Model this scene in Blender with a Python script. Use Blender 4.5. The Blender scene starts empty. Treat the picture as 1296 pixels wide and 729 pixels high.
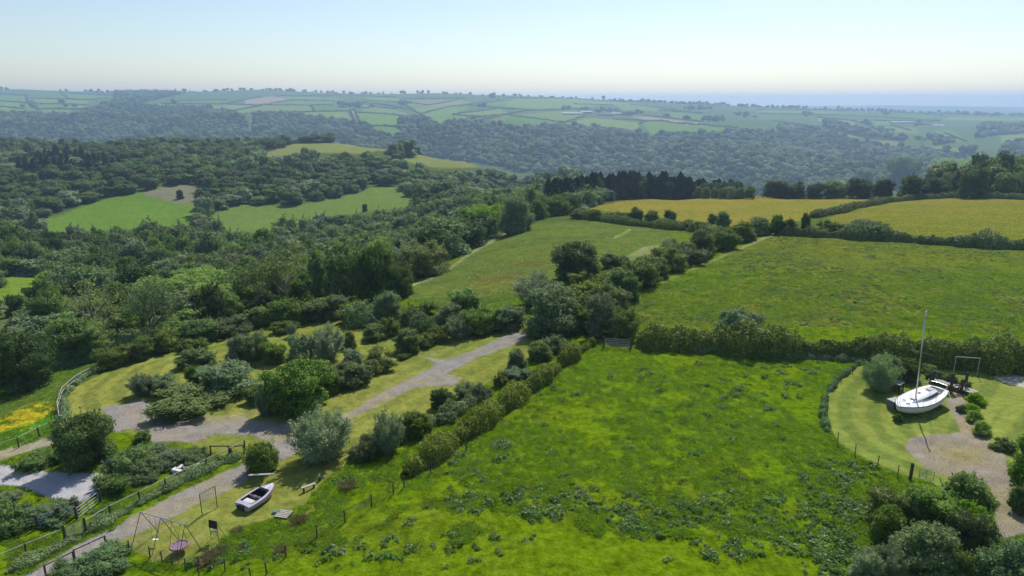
import bpy, math, random
import numpy as np
from mathutils import Vector, Matrix
R = math.radians
rng = np.random.default_rng(7)
random.seed(7)
SC = bpy.context.scene
# ------------------------------------------------------------------ camera, sky, sun, exposure
CAMH, PITCH, FOC = 30.0, R(15.3), 864.0
cd = bpy.data.cameras.new('camera'); cam = bpy.data.objects.new('camera', cd); SC.collection.objects.link(cam)
cd.lens = 24.0; cd.sensor_width = 36.0; cd.clip_start = 0.5; cd.clip_end = 60000
cam.location = (0, 0, CAMH); cam.rotation_euler = (math.pi/2 - PITCH, 0, 0)
SC.camera = cam
SUN_EL, SUN_AZ = R(50), R(19)
w = bpy.data.worlds.new('World'); SC.world = w; w.use_nodes = True
nt = w.node_tree; nt.nodes.clear()
so = nt.nodes.new('ShaderNodeOutputWorld'); bg = nt.nodes.new('ShaderNodeBackground'); sk = nt.nodes.new('ShaderNodeTexSky')
sk.sky_type = 'NISHITA'; sk.sun_disc = False; sk.sun_elevation = SUN_EL; sk.sun_rotation = SUN_AZ
sk.altitude = 100; sk.air_density = 1.0; sk.dust_density = 0.7; sk.ozone_density = 1.6
bg.inputs[1].default_value = 0.087
nt.links.new(sk.outputs[0], bg.inputs[0]); nt.links.new(bg.outputs[0], so.inputs[0])
ld = bpy.data.lights.new('sun', 'SUN'); sun = bpy.data.objects.new('sun', ld); SC.collection.objects.link(sun)
ld.energy = 3.3; ld.angle = R(0.5); ld.color = (1.0, 0.95, 0.86)
sun.rotation_euler = (math.pi/2 - SUN_EL, 0, -SUN_AZ + math.pi)
sun.rotation_euler = Vector((math.sin(SUN_AZ)*math.cos(SUN_EL), math.cos(SUN_AZ)*math.cos(SUN_EL), math.sin(SUN_EL))).to_track_quat('Z', 'Y').to_euler()
SC.view_settings.view_transform = 'Standard'; SC.view_settings.look = 'None'
SC.view_settings.exposure = 0.55; SC.view_settings.gamma = 1.0
SC.cycles.max_bounces = 6; SC.cycles.diffuse_bounces = 3; SC.cycles.transmission_bounces = 3
SC.cycles.volume_bounces = 1; SC.cycles.use_adaptive_sampling = True; SC.cycles.adaptive_threshold = 0.02
HAZE_DENSITY = 0.00017
# ------------------------------------------------------------------ helpers
COL = SC.collection
def tag(o, label=None, cat=None, group=None, kind=None):
    if label: o['label'] = label
    if cat: o['category'] = cat
    if group: o['group'] = group
    if kind: o['kind'] = kind
    return o
def empty(name, loc, rz=0.0, label=None, cat=None, group=None):
    o = bpy.data.objects.new(name, None); COL.objects.link(o); o.location = loc; o.rotation_euler = (0, 0, rz)
    o.empty_display_size = 0.3
    return tag(o, label, cat, group)
def mesh_np(name, V, F, mats, attrs=None, smooth=False, fmat=None, facc=None):
    """V (n,3); F (m,k) int array or list of such arrays; attrs {name:(values(n,4),'FLOAT_COLOR')}"""
    me = bpy.data.meshes.new(name)
    Fs = F if isinstance(F, list) else [F]
    V = np.asarray(V, np.float32)
    me.vertices.add(len(V)); me.vertices.foreach_set('co', V.ravel())
    loops = np.concatenate([f.ravel() for f in Fs]).astype(np.int32)
    sizes = np.concatenate([np.full(len(f), f.shape[1], np.int32) for f in Fs])
    starts = np.concatenate([[0], np.cumsum(sizes)[:-1]]).astype(np.int32)
    me.loops.add(len(loops)); me.loops.foreach_set('vertex_index', loops)
    me.polygons.add(len(sizes)); me.polygons.foreach_set('loop_start', starts); me.polygons.foreach_set('loop_total', sizes)
    for m in (mats if isinstance(mats, list) else [mats]): me.materials.append(m)
    if fmat is not None: me.polygons.foreach_set('material_index', np.asarray(fmat, np.int32))
    me.update(calc_edges=True)
    if smooth: me.polygons.foreach_set('use_smooth', np.ones(len(sizes), bool))
    if attrs:
        for k, v in attrs.items():
            v = np.asarray(v, np.float32)
            if v.ndim == 1:
                a = me.attributes.new(k, 'FLOAT', 'POINT'); a.data.foreach_set('value', v)
            else:
                a = me.attributes.new(k, 'FLOAT_COLOR', 'POINT'); a.data.foreach_set('color', v.ravel())
    me.validate(clean_customdata=False)
    return me
def link(name, me, parent=None, loc=None):
    o = bpy.data.objects.new(name, me); COL.objects.link(o)
    if parent is not None: o.parent = parent
    if loc is not None: o.location = loc
    return o
class MB:
    def __init__(s): s.v = []; s.f = []
    def add(s, V, F):
        n = len(s.v); s.v += [tuple(p) for p in V]; s.f += [tuple(n+i for i in f) for f in F]; return s
    def box(s, c, size, rz=0.0, M=None, ry=0.0, rx=0.0):
        hx, hy, hz = size[0]/2, size[1]/2, size[2]/2
        P = [Vector((x, y, z)) for z in (-hz, hz) for x, y in ((-hx, -hy), (hx, -hy), (hx, hy), (-hx, hy))]
        rot = Matrix.Rotation(rz, 3, 'Z') @ Matrix.Rotation(ry, 3, 'Y') @ Matrix.Rotation(rx, 3, 'X')
        P = [rot @ p + Vector(c) for p in P]
        return s.add(P, [(3,2,1,0),(4,5,6,7),(0,1,5,4),(1,2,6,5),(2,3,7,6),(3,0,4,7)])
    def tube(s, a, b, r0, r1=None, n=8, cap=True):
        a = Vector(a); b = Vector(b); r1 = r0 if r1 is None else r1
        d = (b-a).normalized(); u = d.orthogonal().normalized(); v = d.cross(u)
        P = []
        for c, r in ((a, r0), (b, r1)):
            for i in range(n):
                t = 2*math.pi*i/n; P.append(c + (u*math.cos(t)+v*math.sin(t))*r)
        F = [(i, (i+1) % n, n+(i+1) % n, n+i) for i in range(n)]
        if cap: F += [tuple(range(n-1, -1, -1)), tuple(range(n, 2*n))]
        return s.add(P, F)
    def path(s, pts, r, n=8):
        for a, b in zip(pts[:-1], pts[1:]): s.tube(a, b, r, r, n)
        return s
    def loft(s, rings, closed=True, cap=True):
        n = len(rings[0]); P = [p for r in rings for p in r]; F = []
        for k in range(len(rings)-1):
            for i in range(n if closed else n-1):
                j = (i+1) % n
                F.append((k*n+i, k*n+j, (k+1)*n+j, (k+1)*n+i))
        if cap: F += [tuple(range(n-1, -1, -1)), tuple((len(rings)-1)*n+i for i in range(n))]
        return s.add(P, F)
    def build(s, name, mat, parent=None, loc=None, rz=None, bevel=0, smooth=False):
        me = bpy.data.meshes.new(name); me.from_pydata([tuple(p) for p in s.v], [], s.f); me.materials.append(mat); me.update()
        if smooth:
            for p in me.polygons: p.use_smooth = True
        o = link(name, me, parent, loc)
        if rz is not None: o.rotation_euler = (0, 0, rz)
        if bevel:
            b = o.modifiers.new('bevel', 'BEVEL'); b.width = bevel; b.segments = 2; b.limit_method = 'ANGLE'
        return o
# ---- value noise (numpy)
_perm = rng.random((256, 256))
def vnoise(x, y):
    xi = np.floor(x).astype(int); yi = np.floor(y).astype(int); fx = x-xi; fy = y-yi
    fx = fx*fx*(3-2*fx); fy = fy*fy*(3-2*fy)
    g = lambda a, b: _perm[a & 255, b & 255]
    return (g(xi, yi)*(1-fx)+g(xi+1, yi)*fx)*(1-fy)+(g(xi, yi+1)*(1-fx)+g(xi+1, yi+1)*fx)*fy
def fbm(x, y, o=4):
    s = 0; a = .5
    for k in range(o): s = s+a*vnoise(x*2**k+17.3*k, y*2**k+5.1*k); a *= .5
    return s/(1-.5**o)
# ---- projection
CP, SP = math.cos(PITCH), math.sin(PITCH)
def ray(px, py):
    r = (np.asarray(px, float)-648)/FOC; u = (364.5-np.asarray(py, float))/FOC
    return r, CP+u*SP, -SP+u*CP
def project(X, Y, Z):
    Z = Z-CAMH; f = Y*CP-Z*SP; up = Y*SP+Z*CP
    f = np.maximum(f, 1e-3)
    return 648+FOC*X/f, 364.5-FOC*up/f
# ------------------------------------------------------------------ terrain heights
ctl = []
def cz(px, py, z):
    r, y, zd = ray(px, py); t = (z-CAMH)/zd; ctl.append((r*t, y*t, z))
def cy(px, py, Y):
    r, y, zd = ray(px, py); t = Y/y; ctl.append((r*t, Y, CAMH+zd*t))
def ch(px, Y, z): ctl.append(((px-648)/FOC*Y, Y, z))
for a in [(648,729,0),(900,729,0),(1296,729,-.5),(300,729,-1.5),(520,640,-.6),(1160,510,0),(1296,480,0),(1000,440,0),(800,440,0),(650,430,-1),(1296,410,.5),(1000,400,0),
          (900,350,0),(1296,320,.5),(985,297,0),(700,560,0),(1296,600,0),(900,560,.3),(400,600,-2),(330,640,-2),(200,690,-2.5),(0,729,-3),
          (380,530,-2.5),(130,530,-3.5),(0,560,-4.5),(0,500,-7),(200,440,-6),(350,405,-5),(500,400,-4),(60,600,-3.5),(250,560,-2.8),(520,470,-2.2),
          (520,370,-5),(600,380,-3),(650,290,-9),(700,280,-7),(800,290,-5),(740,340,-2)]: cz(*a)
for a in [(0,440,115),(130,430,120),(0,390,165),(0,352,220),(200,380,170),(330,370,160),(330,330,260),(150,340,250),(0,320,300),(150,300,350),
          (400,310,330),(65,292,370),(240,294,360),(360,290,370),(214,234,500),(480,235,520),(0,230,520),(0,200,700),(0,187,850),(200,185,850),
          (340,197,700),(420,181,850),(510,190,780),(600,207,700),(540,212,640),(700,222,650),(600,250,450),(560,300,250),(640,265,330),
          (700,268,290),(800,252,370),(930,250,370),(1296,252,280),(1100,262,260),(870,275,230),(985,285,185),
          (0,182,1900),(0,142,2600),(0,113,4500),(330,182,1800),(330,145,2600),(330,114,4500),(450,150,2500),(560,205,1700),(560,158,2300),(560,119,4300),
          (650,160,2300),(700,124,4300),(800,225,1500),(800,165,2200),(850,130,4200),(950,167,2200),(1000,232,1450),(1000,137,4200),(1100,178,2200),
          (1150,142,4100),(1296,225,1400),(1296,187,2000),(1296,147,4000),(0,127,3400),(330,129,3400),(560,138,3000),(800,147,2900),(1000,156,2800),(1296,166,2700),
          (1000,134.5,9500),(1150,134,9500),(1296,135,9500),(648,135,9500),(0,135,9500)]: cy(*a)
for a in [(650,600,-55),(800,600,-60),(950,600,-55),(650,1000,-140),(950,1000,-140),(800,1250,-165),(1296,420,-20),(1296,700,-55),(1296,1100,-120),(1100,900,-110),
          (0,1100,-60),(330,1150,-60),(0,1500,-110),(330,1450,-110),(560,1200,-110),(560,950,-70),
          (0,7000,60),(330,7000,60),(700,7000,20),(1296,6500,-90),(1000,7000,-70),(0,13000,-80),(648,13000,-110),(1296,13000,-120),
          (648,12,0),(0,12,-2),(1296,12,0),(-400,60,-6),(-400,200,-30),(-400,800,-30),(1700,60,0),(1700,250,-5),(1700,900,-60),(-400,2500,-30),(1700,2500,-60),(-400,4500,80),(1700,4500,-40)]: ch(*a)
ctl = np.array(ctl)
KT = 3.0
def cspace(X, Y):
    th = np.clip(np.arctan2(X, np.maximum(Y, 1e-6)), -0.95, 0.95)
    return np.stack([th*KT, np.log(np.maximum(np.hypot(X, Y), 8))], -1)
_c = cspace(ctl[:, 0], ctl[:, 1])
_phi = lambda d2: np.sqrt(d2+0.012)
_D = _phi(((_c[:, None]-_c[None])**2).sum(-1))
_n = len(_c); _A = np.zeros((_n+3, _n+3)); _A[:_n, :_n] = _D; _A[:_n, _n] = 1; _A[:_n, _n+1:] = _c; _A[_n, :_n] = 1; _A[_n+1:, :_n] = _c.T
_A[:_n, :_n] -= 1e-3*np.eye(_n)
_w = np.linalg.solve(_A, np.concatenate([ctl[:, 2], np.zeros(3)]))
def rbf(th, lr):
    p = np.stack([np.clip(th, -.95, .95)*KT, np.maximum(lr, math.log(16))], -1).reshape(-1, 2); out = np.empty(len(p))
    for i in range(0, len(p), 20000):
        q = p[i:i+20000]; d2 = (q[:, None, 0]-_c[None, :, 0])**2+(q[:, None, 1]-_c[None, :, 1])**2
        out[i:i+20000] = _phi(d2)@_w[:_n]+_w[_n]+q@_w[_n+1:]
    return out.reshape(np.shape(th))
# coarse grid of the smooth surface, then bilinear + noise on the fine grid
cth = np.linspace(-.95, .95, 261); clr = np.linspace(math.log(2), math.log(26000), 420)
CG = rbf(*np.meshgrid(cth, clr, indexing='ij'))
def bil(G, a, b, x, y):
    fx = np.clip((x-a[0])/(a[1]-a[0]), 0, len(a)-1.001); fy = np.clip((y-b[0])/(b[1]-b[0]), 0, len(b)-1.001)
    i = fx.astype(int); j = fy.astype(int); fx = fx-i; fy = fy-j
    return (G[i, j]*(1-fx)+G[i+1, j]*fx)*(1-fy)+(G[i, j+1]*(1-fx)+G[i+1, j+1]*fx)*fy
def H(X, Y):
    X = np.asarray(X, float); Y = np.asarray(Y, float); r = np.maximum(np.hypot(X, Y), 2)
    z = bil(CG, cth, clr, np.arctan2(X, Y), np.log(r))
    z = z+(fbm(X/22, Y/22, 3)-.5)*np.clip((r-20)/150, .25, 2.2)*.9
    z = z+(fbm(X/160+9, Y/160, 3)-.5)*np.clip((r-250)/900, 0, 1)*14
    z = z+(fbm(X/300+5, Y/520, 3)-.5)*np.clip((r-1350)/350, 0, 1)*np.clip((2900-r)/500, 0, 1)*70
    z = z+(fbm(X/1700+3, Y/5000, 2)-.5)*np.clip((r-7800)/1500, 0, 1)*95
    return z
def hz(x, y): return float(H(x, y))
_ts = np.exp(np.linspace(math.log(35), math.log(11900), 1500))
def at(px, py, ymin=0.0):
    """world point on the ground seen at a pixel, looking past everything nearer than ymin"""
    r, y, zd = ray(px, py); e = zd/y; a = r/y
    Y = _ts; z = H(a*Y, Y); d = z-(CAMH+e*Y); ok = (d >= 0) & (Y > ymin)
    k = int(np.argmax(ok)) if ok.any() else len(Y)-1
    if k > 0 and Y[k-1] > ymin and d[k-1] < 0:
        t = d[k-1]/(d[k-1]-d[k]); yy = Y[k-1]+(Y[k]-Y[k-1])*t
    else: yy = Y[k]
    return Vector((a*yy, yy, float(H(a*yy, yy))))
def mpp(p):   # metres per photo pixel at a world point
    return (p[1]*CP-(p[2]-CAMH)*SP)/FOC
def frm(ox, oy, s, pts): return [(ox+x/s, oy+y/s) for x, y in pts]
ZS = 3.836
# ------------------------------------------------------------------ ground regions (outline, near limit, far limit)
def poly_mask(px, py, poly, soft, jit=None):
    P = np.array(poly, float); out = np.zeros(px.shape)
    m = (px > P[:, 0].min()-6) & (px < P[:, 0].max()+6) & (py > P[:, 1].min()-6) & (py < P[:, 1].max()+6)
    x = px[m]; y = py[m]
    if jit is not None: x = x+jit[0][m]; y = y+jit[1][m]
    ins = np.zeros(x.shape, bool); d = np.full(x.shape, 1e9)
    for (x0, y0), (x1, y1) in zip(P, np.roll(P, -1, 0)):
        c = ((y0 > y) != (y1 > y)) & (x < (x1-x0)*(y-y0)/((y1-y0) if y1 != y0 else 1e-9)+x0); ins ^= c
        ex, ey = x1-x0, y1-y0; L = max(ex*ex+ey*ey, 1e-9); t = np.clip(((x-x0)*ex+(y-y0)*ey)/L, 0, 1)
        d = np.minimum(d, np.hypot(x-x0-t*ex, y-y0-t*ey))
    d = np.where(ins, d, -d); out[m] = np.clip(d/soft+.5, 0, 1)
    return out
LUSH = (.128,.208,.004); LAWN = (.24,.26,.055); GRAV = (.30,.27,.25); FIELD = (.14,.175,.022); BUT = (.20,.20,.035); CONC = (.46,.45,.46)
SCRUB = (.085,.13,.03); WOODF = (.035,.055,.015); DFLD = (.12,.20,.045); BROWN = (.34,.28,.20); DRY = (.30,.28,.11)
Cz3 = lambda p: frm(0, 400, 3.927, p); Cz4 = lambda p: frm(300, 390, 3.472, p)
F1 = lambda p: frm(0, 90, ZS, p); F2 = lambda p: frm(320, 90, ZS, p); F3 = lambda p: frm(640, 90, ZS, p); F4 = lambda p: frm(960, 90, ZS, p)
LAWN_K = [(80,512),(92,492),(130,472),(190,448),(250,430),(330,412),(400,405),(480,400),(640,404),(700,415),(700,432),(655,468),(610,488),(545,525),(482,560),(440,588),(408,612),(384,640),(345,655),(292,672),(262,700),(225,714),(158,698),(120,700),(215,640),(310,590),(250,565),(200,553),(150,548),(90,532)]
GRAV_T = [(125,516),(153,512),(183,504),(199,522),(216,532),(257,527),(305,527),(330,539),(330,552),(270,550),(244,560),(193,560),(188,550),(163,543),(145,548),(137,537),(132,522)]
GRAV_D = [(300,531),(345,533),(385,541),(440,523),(488,493),(545,466),(552,459),(535,452),(560,455),(575,452),(625,432),(650,420),(672,423),(660,433),(615,449),(565,472),(584,478),(570,488),(530,490),(522,491),(480,512),(445,530),(412,546),(388,558),(372,573),(325,600),(282,622),(200,664),(100,710),(62,732),(22,732),(80,700),(170,652),(258,608),(306,588),(322,572),(338,560),(318,549)]
GRAV_R = frm(1000,540,3.858,[(570,80),(590,55),(680,40),(830,28),(800,-60),(760,-120),(790,-170),(860,-150),(885,-90),(905,-20),(960,60),(1050,140),(1100,260),(1180,380),(1180,520),(1010,560),(950,640),(910,760),(830,760),(920,620),(1010,500),(1000,380),(960,280),(760,240),(700,220),(620,170),(570,110)])
LAWN_R = [(1084,458),(1130,466),(1200,468),(1300,466),(1300,585),(1270,590),(1200,620),(1150,604),(1100,584),(1062,560),(1042,530),(1044,503),(1060,480)]
PALE = [(1258,478),(1268,473),(1300,477),(1300,491),(1275,487)]
YARD = [(-8,586),(52,596),(104,598),(145,601),(151,607),(124,623),(104,636),(65,631),(26,615),(-8,613)]
TRK_L = [(-8,586),(-8,572),(40,560),(78,548),(92,552),(70,562),(25,574)]
FIELD_N = [(786,384),(985,295),(1040,298),(1110,302),(1300,318),(1300,425),(1100,415),(800,412)]
BUT1 = [(738,264),(790,254),(870,249),(1000,249),(1120,252),(1075,262),(1036,274),(985,286),(925,288),(850,278),(790,270)]
BUT2 = [(1040,279),(1078,265),(1130,256),(1200,251),(1300,252),(1300,304),(1180,300),(1080,288)]
MEAD = [(498,374),(560,345),(610,312),(650,290),(690,281),(760,281),(835,288),(850,300),(790,325),(740,345),(700,352),(660,372),(640,388),(560,390)]
C4F = [(53,278),(78,272),(109,259),(141,250),(180,243),(214,234),(248,234),(250,243),(246,259),(250,272),(242,280),(227,294),(182,292),(156,290),(83,294),(60,292)]
C5F = [(262,276),(285,262),(300,258),(365,261),(410,253),(446,246),(467,238),(482,235),(506,238),(522,251),(532,260),(482,266),(425,274),(400,280),(352,292),(300,294),(265,288)]
C4R = [(180,243),(214,234),(248,234),(250,243),(246,257),(222,257),(205,253),(185,249)]
C1F = F2([(20,412),(200,352),(400,350),(740,380),(730,388),(600,388),(520,403),(440,398),(250,398),(90,418)])
C2F = F2([(680,432),(820,402),(1150,440),(1190,455),(1100,467),(900,472),(800,452)])
C3F = F3([(80,460),(310,490),(230,498),(120,480)])
L1F = [(-8,351),(64,351),(56,363),(36,373),(-8,390)]
CLR = [(262,312),(288,304),(315,322),(300,332),(275,330),(262,322)]
ROUGH_L = [(-8,404),(30,408),(36,430),(20,440),(-8,440)]
SLOPE_L = [(-8,512),(60,480),(110,462),(190,440),(250,428),(190,449),(130,472),(92,492),(78,515),(75,548),(0,580),(-8,580)]
BRIGHT_L = [(-8,545),(40,532),(76,520),(76,542),(30,560),(-8,572)]
YEL_L = [(-8,530),(20,520),(42,510),(76,506),(78,518),(60,524),(40,535),(-8,548)]
GRASS_STRIP = [(-8,700),(60,668),(110,648),(160,610),(240,590),(300,575),(310,585),(250,612),(170,655),(80,700),(30,729),(-8,729)]
# outline, colour, edge softness in pixels, distance from, distance to, name of the sheet, (grass grain, flower speckle, gravel grain)
DF = []
def df(pts, c, so=.8): DF.append((pts, c, so, 1500, 9000, None, (.15,0,0)))
greens = [(.14,.25,.05),(.19,.28,.055),(.12,.22,.045),(.21,.28,.06),(.16,.27,.04),(.19,.25,.07)]
fields_far = [F1([(0,118),(120,120),(135,155),(0,145)]),F1([(0,148),(130,158),(180,190),(0,192)]),F1([(150,105),(290,103),(330,133),(150,132)]),F1([(150,135),(430,142),(420,160),(190,157)]),F1([(190,165),(410,166),(400,184),(200,182)]),F1([(195,188),(350,188),(330,213),(190,208)]),
 F1([(330,110),(550,122),(540,130),(430,138),(335,133)]),F1([(640,165),(785,160),(780,180),(650,185)]),F1([(860,146),(1100,140),(1080,160),(860,158)]),F1([(1000,168),(1230,165),(1140,190),(1010,180)]),F1([(1140,192),(1270,172),(1270,205),(1190,210)]),
 F2([(0,168),(280,170),(290,192),(0,198)]),F2([(60,166),(180,142),(390,146),(380,163)]),F2([(0,204),(450,198),(480,235),(330,225),(200,210)]),F2([(290,172),(460,168),(470,190),(300,192)]),F2([(110,125),(440,133),(400,142),(180,138)]),
 F2([(505,204),(680,214),(770,230),(700,245),(690,266),(545,260)]),F2([(560,172),(700,188),(790,225),(780,228),(680,208),(520,200)]),F2([(545,268),(690,274),(740,300),(650,308)]),F2([(550,125),(700,130),(715,150),(560,143)]),F2([(720,152),(860,168),(940,175),(812,208),(770,185)]),
 F2([(780,182),(1000,140),(1100,153),(830,205)]),F2([(820,212),(960,180),(1060,175),(970,208),(1100,225),(1080,225),(900,258),(820,232)]),F2([(1150,235),(1270,210),(1270,275),(1160,258)]),F2([(1100,155),(1266,140),(1266,165),(1140,170)]),
 F3([(0,135),(330,133),(500,160),(330,183),(150,188),(0,178)]),F3([(0,215),(60,212),(280,245),(250,262),(200,258),(0,268)]),F3([(270,262),(395,228),(520,235),(650,252),(640,285),(400,268)]),F3([(660,255),(700,245),(1130,280),(1100,288),(900,298),(710,308)]),F3([(540,165),(760,180),(740,195),(560,188)]),F3([(760,200),(950,210),(955,240),(770,220)]),F3([(330,140),(600,152),(760,178),(520,165)]),
 F4([(0,215),(60,213),(280,226),(200,232),(0,235)]),F4([(280,228),(440,240),(490,262),(470,272),(380,255),(290,245)]),F4([(560,240),(660,245),(640,260),(560,262)]),F4([(560,268),(760,275),(785,305),(620,292)]),F4([(850,285),(930,285),(1020,340),(930,345),(880,310)]),F4([(0,190),(280,195),(500,205),(0,204)]),F4([(300,212),(800,215),(880,238),(560,232)]),F4([(900,222),(1289,228),(1289,240),(900,240)])]
for i, p in enumerate(fields_far): df(p, greens[i % 6])
for p in [F2([(1000,210),(1190,182),(1250,205),(1110,220)]),F3([(60,210),(330,190),(390,215),(270,245)]),F4([(370,290),(520,312),(670,330),(560,330),(440,320)]),F4([(790,370),(900,362),(980,380),(970,415)]),F4([(1170,310),(1289,305),(1289,345),(1180,345)])]: df(p, (.19,.27,.05))
df(F4([(560,338),(690,338),(715,362),(600,358)]), (.22,.22,.08))
for p in [F2([(0,135),(90,122),(180,138),(60,165),(0,160)]),F3([(600,220),(700,222),(1060,268),(900,262),(700,240)]),F1([(1190,140),(1266,128),(1266,160),(1190,160)])]: df(p, BROWN)
df(F2([(740,142),(1000,136),(900,160),(760,170)]), (.24,.22,.11))
df(F2([(474,190),(486,190),(514,250),(500,252)]), (.40,.37,.33))
GR = (1.0,0,0)
REG = [
 (SLOPE_L, (.12,.165,.04), 2.5, 0, 140, None, (1,.0,0)),
 (BRIGHT_L, (.075,.20,.012), 3, 0, 140, None, (1,.12,0)),
 (YEL_L, (.40,.34,.02), 3.5, 0, 140, None, (1,.6,0)),
 (LAWN_K, LAWN, 1.2, 0, 125, 'mown_lawn', (.6,0,0)),
 (LAWN_R, (.22,.27,.058), 1.0, 0, 90, 'mown_lawn', (.5,0,0)),
 (GRAV_T, GRAV, 2.0, 0, 110, 'gravel_track', (.2,0,1)), (GRAV_D, GRAV, 1.6, 0, 110, 'gravel_track', (.2,0,1)), (GRAV_R, (.31,.265,.22), 2.0, 0, 90, 'gravel_track', (.2,0,1)),
 (PALE, (.74,.72,.66), 1.0, 0, 90, 'gravel_track', (0,0,1)), (YARD, CONC, 1.0, 0, 90, 'concrete_yard', (0,0,.35)), (TRK_L, (.33,.30,.22), 1.5, 0, 90, 'gravel_track', (.3,0,1)),
 (FIELD_N, FIELD, 1.5, 0, 200, 'hay_field', (1.35,.003,0)),
 (BUT1, BUT, 1.2, 140, 420, 'buttercup_field', (.7,.25,0)), (BUT2, (.165,.185,.028), 1.2, 140, 420, 'buttercup_field', (.9,.15,0)),
 (MEAD, (.125,.175,.035), 2.0, 90, 260, 'hay_field', (.9,.01,0)),
 ([(788,327),(815,312),(840,309),(832,318),(800,331)], (.25,.27,.10), 1.5, 90, 300, 'hay_field', (.3,0,0)),
 (C4F, (.13,.24,.03), 1.5, 280, 650, None, (.5,.05,0)), (C5F, (.14,.22,.045), 1.5, 280, 650, None, (.5,.05,0)), (C4R, (.21,.21,.13), 2.5, 280, 650, None, (.6,0,0)),
 (C1F, (.21,.24,.07), 1.0, 500, 1100, None, (.3,.1,0)), (C2F, (.20,.23,.07), 1.0, 450, 1100, None, (.3,.1,0)), (C3F, (.22,.22,.09), .8, 400, 1100, None, (.3,0,0)),
 (L1F, (.15,.25,.03), 1.5, 150, 330, None, (.6,.1,0)), (ROUGH_L, (.12,.15,.06), 3, 90, 200, None, (1,0,0)),
] + DF
# narrow worn or mown lines: (points, half width px, colour, from, to)
LINES = [([(790,383),(850,352),(920,322),(978,297)], 1.7, (.30,.29,.13), 60, 230), ([(508,366),(560,346),(600,318),(640,296)], 1.6, (.34,.33,.17), 90, 260),
 ([(778,301),(784,298),(797,291)], 1.6, (.30,.32,.11), 120, 260), ([(160,690),(200,672),(240,655)], 2.2, DRY, 0, 90), ([(190,710),(240,690),(262,672)], 2.4, DRY, 0, 90),
 ([(208,655),(250,632),(300,606)], 1.2, DRY, 0, 90), ([(740,262),(790,254),(870,249.6),(1120,252)], .7, (.10,.07,.04), 200, 420), ([(510,452),(560,445),(600,425)], 3, DRY, 0, 120),
 ([(340,560),(380,545)], 3, DRY, 0, 90), ([(430,535),(500,500)], 2.5, (.27,.25,.13), 0, 100), ([(240,535),(330,522),(345,515)], 4, DRY, 0, 100), ([(395,640),(385,655),(372,662)], 2, DRY, 0, 80),
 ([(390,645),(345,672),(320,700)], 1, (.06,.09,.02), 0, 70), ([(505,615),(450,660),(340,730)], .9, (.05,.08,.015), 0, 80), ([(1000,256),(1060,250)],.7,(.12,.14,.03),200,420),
 ([(510,452),(470,452)], 3, DRY, 0, 120), ([(228,262),(247,262)], 1, (.2,.18,.1), 300, 600)]
# ------------------------------------------------------------------ terrain mesh
fine = np.radians(np.linspace(-43.5, 43.5, 1250))
thc = np.concatenate([np.radians(np.linspace(-180, -47, 28)), np.radians([-45.5]), fine, np.radians([45.5]), np.radians(np.linspace(47, 175, 27))])
rr = np.concatenate([[2, 5, 10, 15, 20, 25, 30], np.exp(np.arange(math.log(34), math.log(190), .0052)), np.exp(np.arange(math.log(190), math.log(12000), .011)), [12200]])
TH, RR = np.meshgrid(thc, rr, indexing='ij'); X = RR*np.sin(TH); Y = RR*np.cos(TH); Z = H(X, Y)
nA, nR = TH.shape
# fine relief of rough grass
Z = Z+((fbm(X/1.3, Y/1.3, 2)-.5)*.30)*np.clip((240-RR)/100, 0, 1)
px, py = project(X, Y, Z); px = np.where(Y > 5, px, -9999)
base = np.empty(X.shape+(3,)); base[:] = LUSH
far = np.clip((RR-150)/60, 0, 1)[..., None]; base = base*(1-far)+np.array(SCRUB)*far
ff = np.clip((RR-1500)/300, 0, 1)[..., None]; base = base*(1-ff)+np.array((.11,.17,.05))*ff
par = np.zeros(X.shape+(3,)); par[..., 0] = np.where(RR < 1200, 1.0, .2)
par[..., 1] = 0
cls = np.zeros(X.shape, int); names = ['hills', 'rough_pasture', 'mown_lawn', 'gravel_track', 'concrete_yard', 'hay_field', 'buttercup_field']
cls[(RR < 110)] = 1
n1 = fbm(X/2.0, Y/2.0, 3)-.5; n2 = fbm(X/2.0+40, Y/2.0+9, 3)-.5
jx, jy = n1*7*np.clip(60/RR, 0, 1)*1.2, n2*4*np.clip(60/RR, 0, 1)*1.2
hardmask = np.zeros(X.shape)     # lawn, gravel and concrete carry no rough tufts
# woods floor: darker ground, filled below where trees are placed
for poly, c, soft, y0, y1, nm, pr in REG:
    j = (jx, jy) if nm in ('gravel_track', 'mown_lawn') else None
    if nm == 'concrete_yard': j = (jx*.25, jy*.25)
    m = poly_mask(px, py, poly, soft, j)*((Y > y0) & (Y < y1))
    base = base*(1-m[..., None])+np.array(c)*m[..., None]; par = par*(1-m[..., None])+np.array(pr)*m[..., None]
    if nm: cls[m > .5] = names.index(nm)
    if nm in ('mown_lawn', 'gravel_track', 'concrete_yard'): hardmask = np.maximum(hardmask, m)
def line_dist(px, py, pts):
    d = np.full(px.shape, 1e9)
    for (x0, y0), (x1, y1) in zip(pts[:-1], pts[1:]):
        ex, ey = x1-x0, y1-y0; L = max(ex*ex+ey*ey, 1e-9); t = np.clip(((px-x0)*ex+(py-y0)*ey)/L, 0, 1); d = np.minimum(d, np.hypot(px-x0-t*ex, py-y0-t*ey))
    return d
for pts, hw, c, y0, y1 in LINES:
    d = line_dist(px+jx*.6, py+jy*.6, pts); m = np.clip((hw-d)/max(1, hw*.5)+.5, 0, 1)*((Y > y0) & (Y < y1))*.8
    base = base*(1-m[..., None])+np.array(c)*m[..., None]
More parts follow.
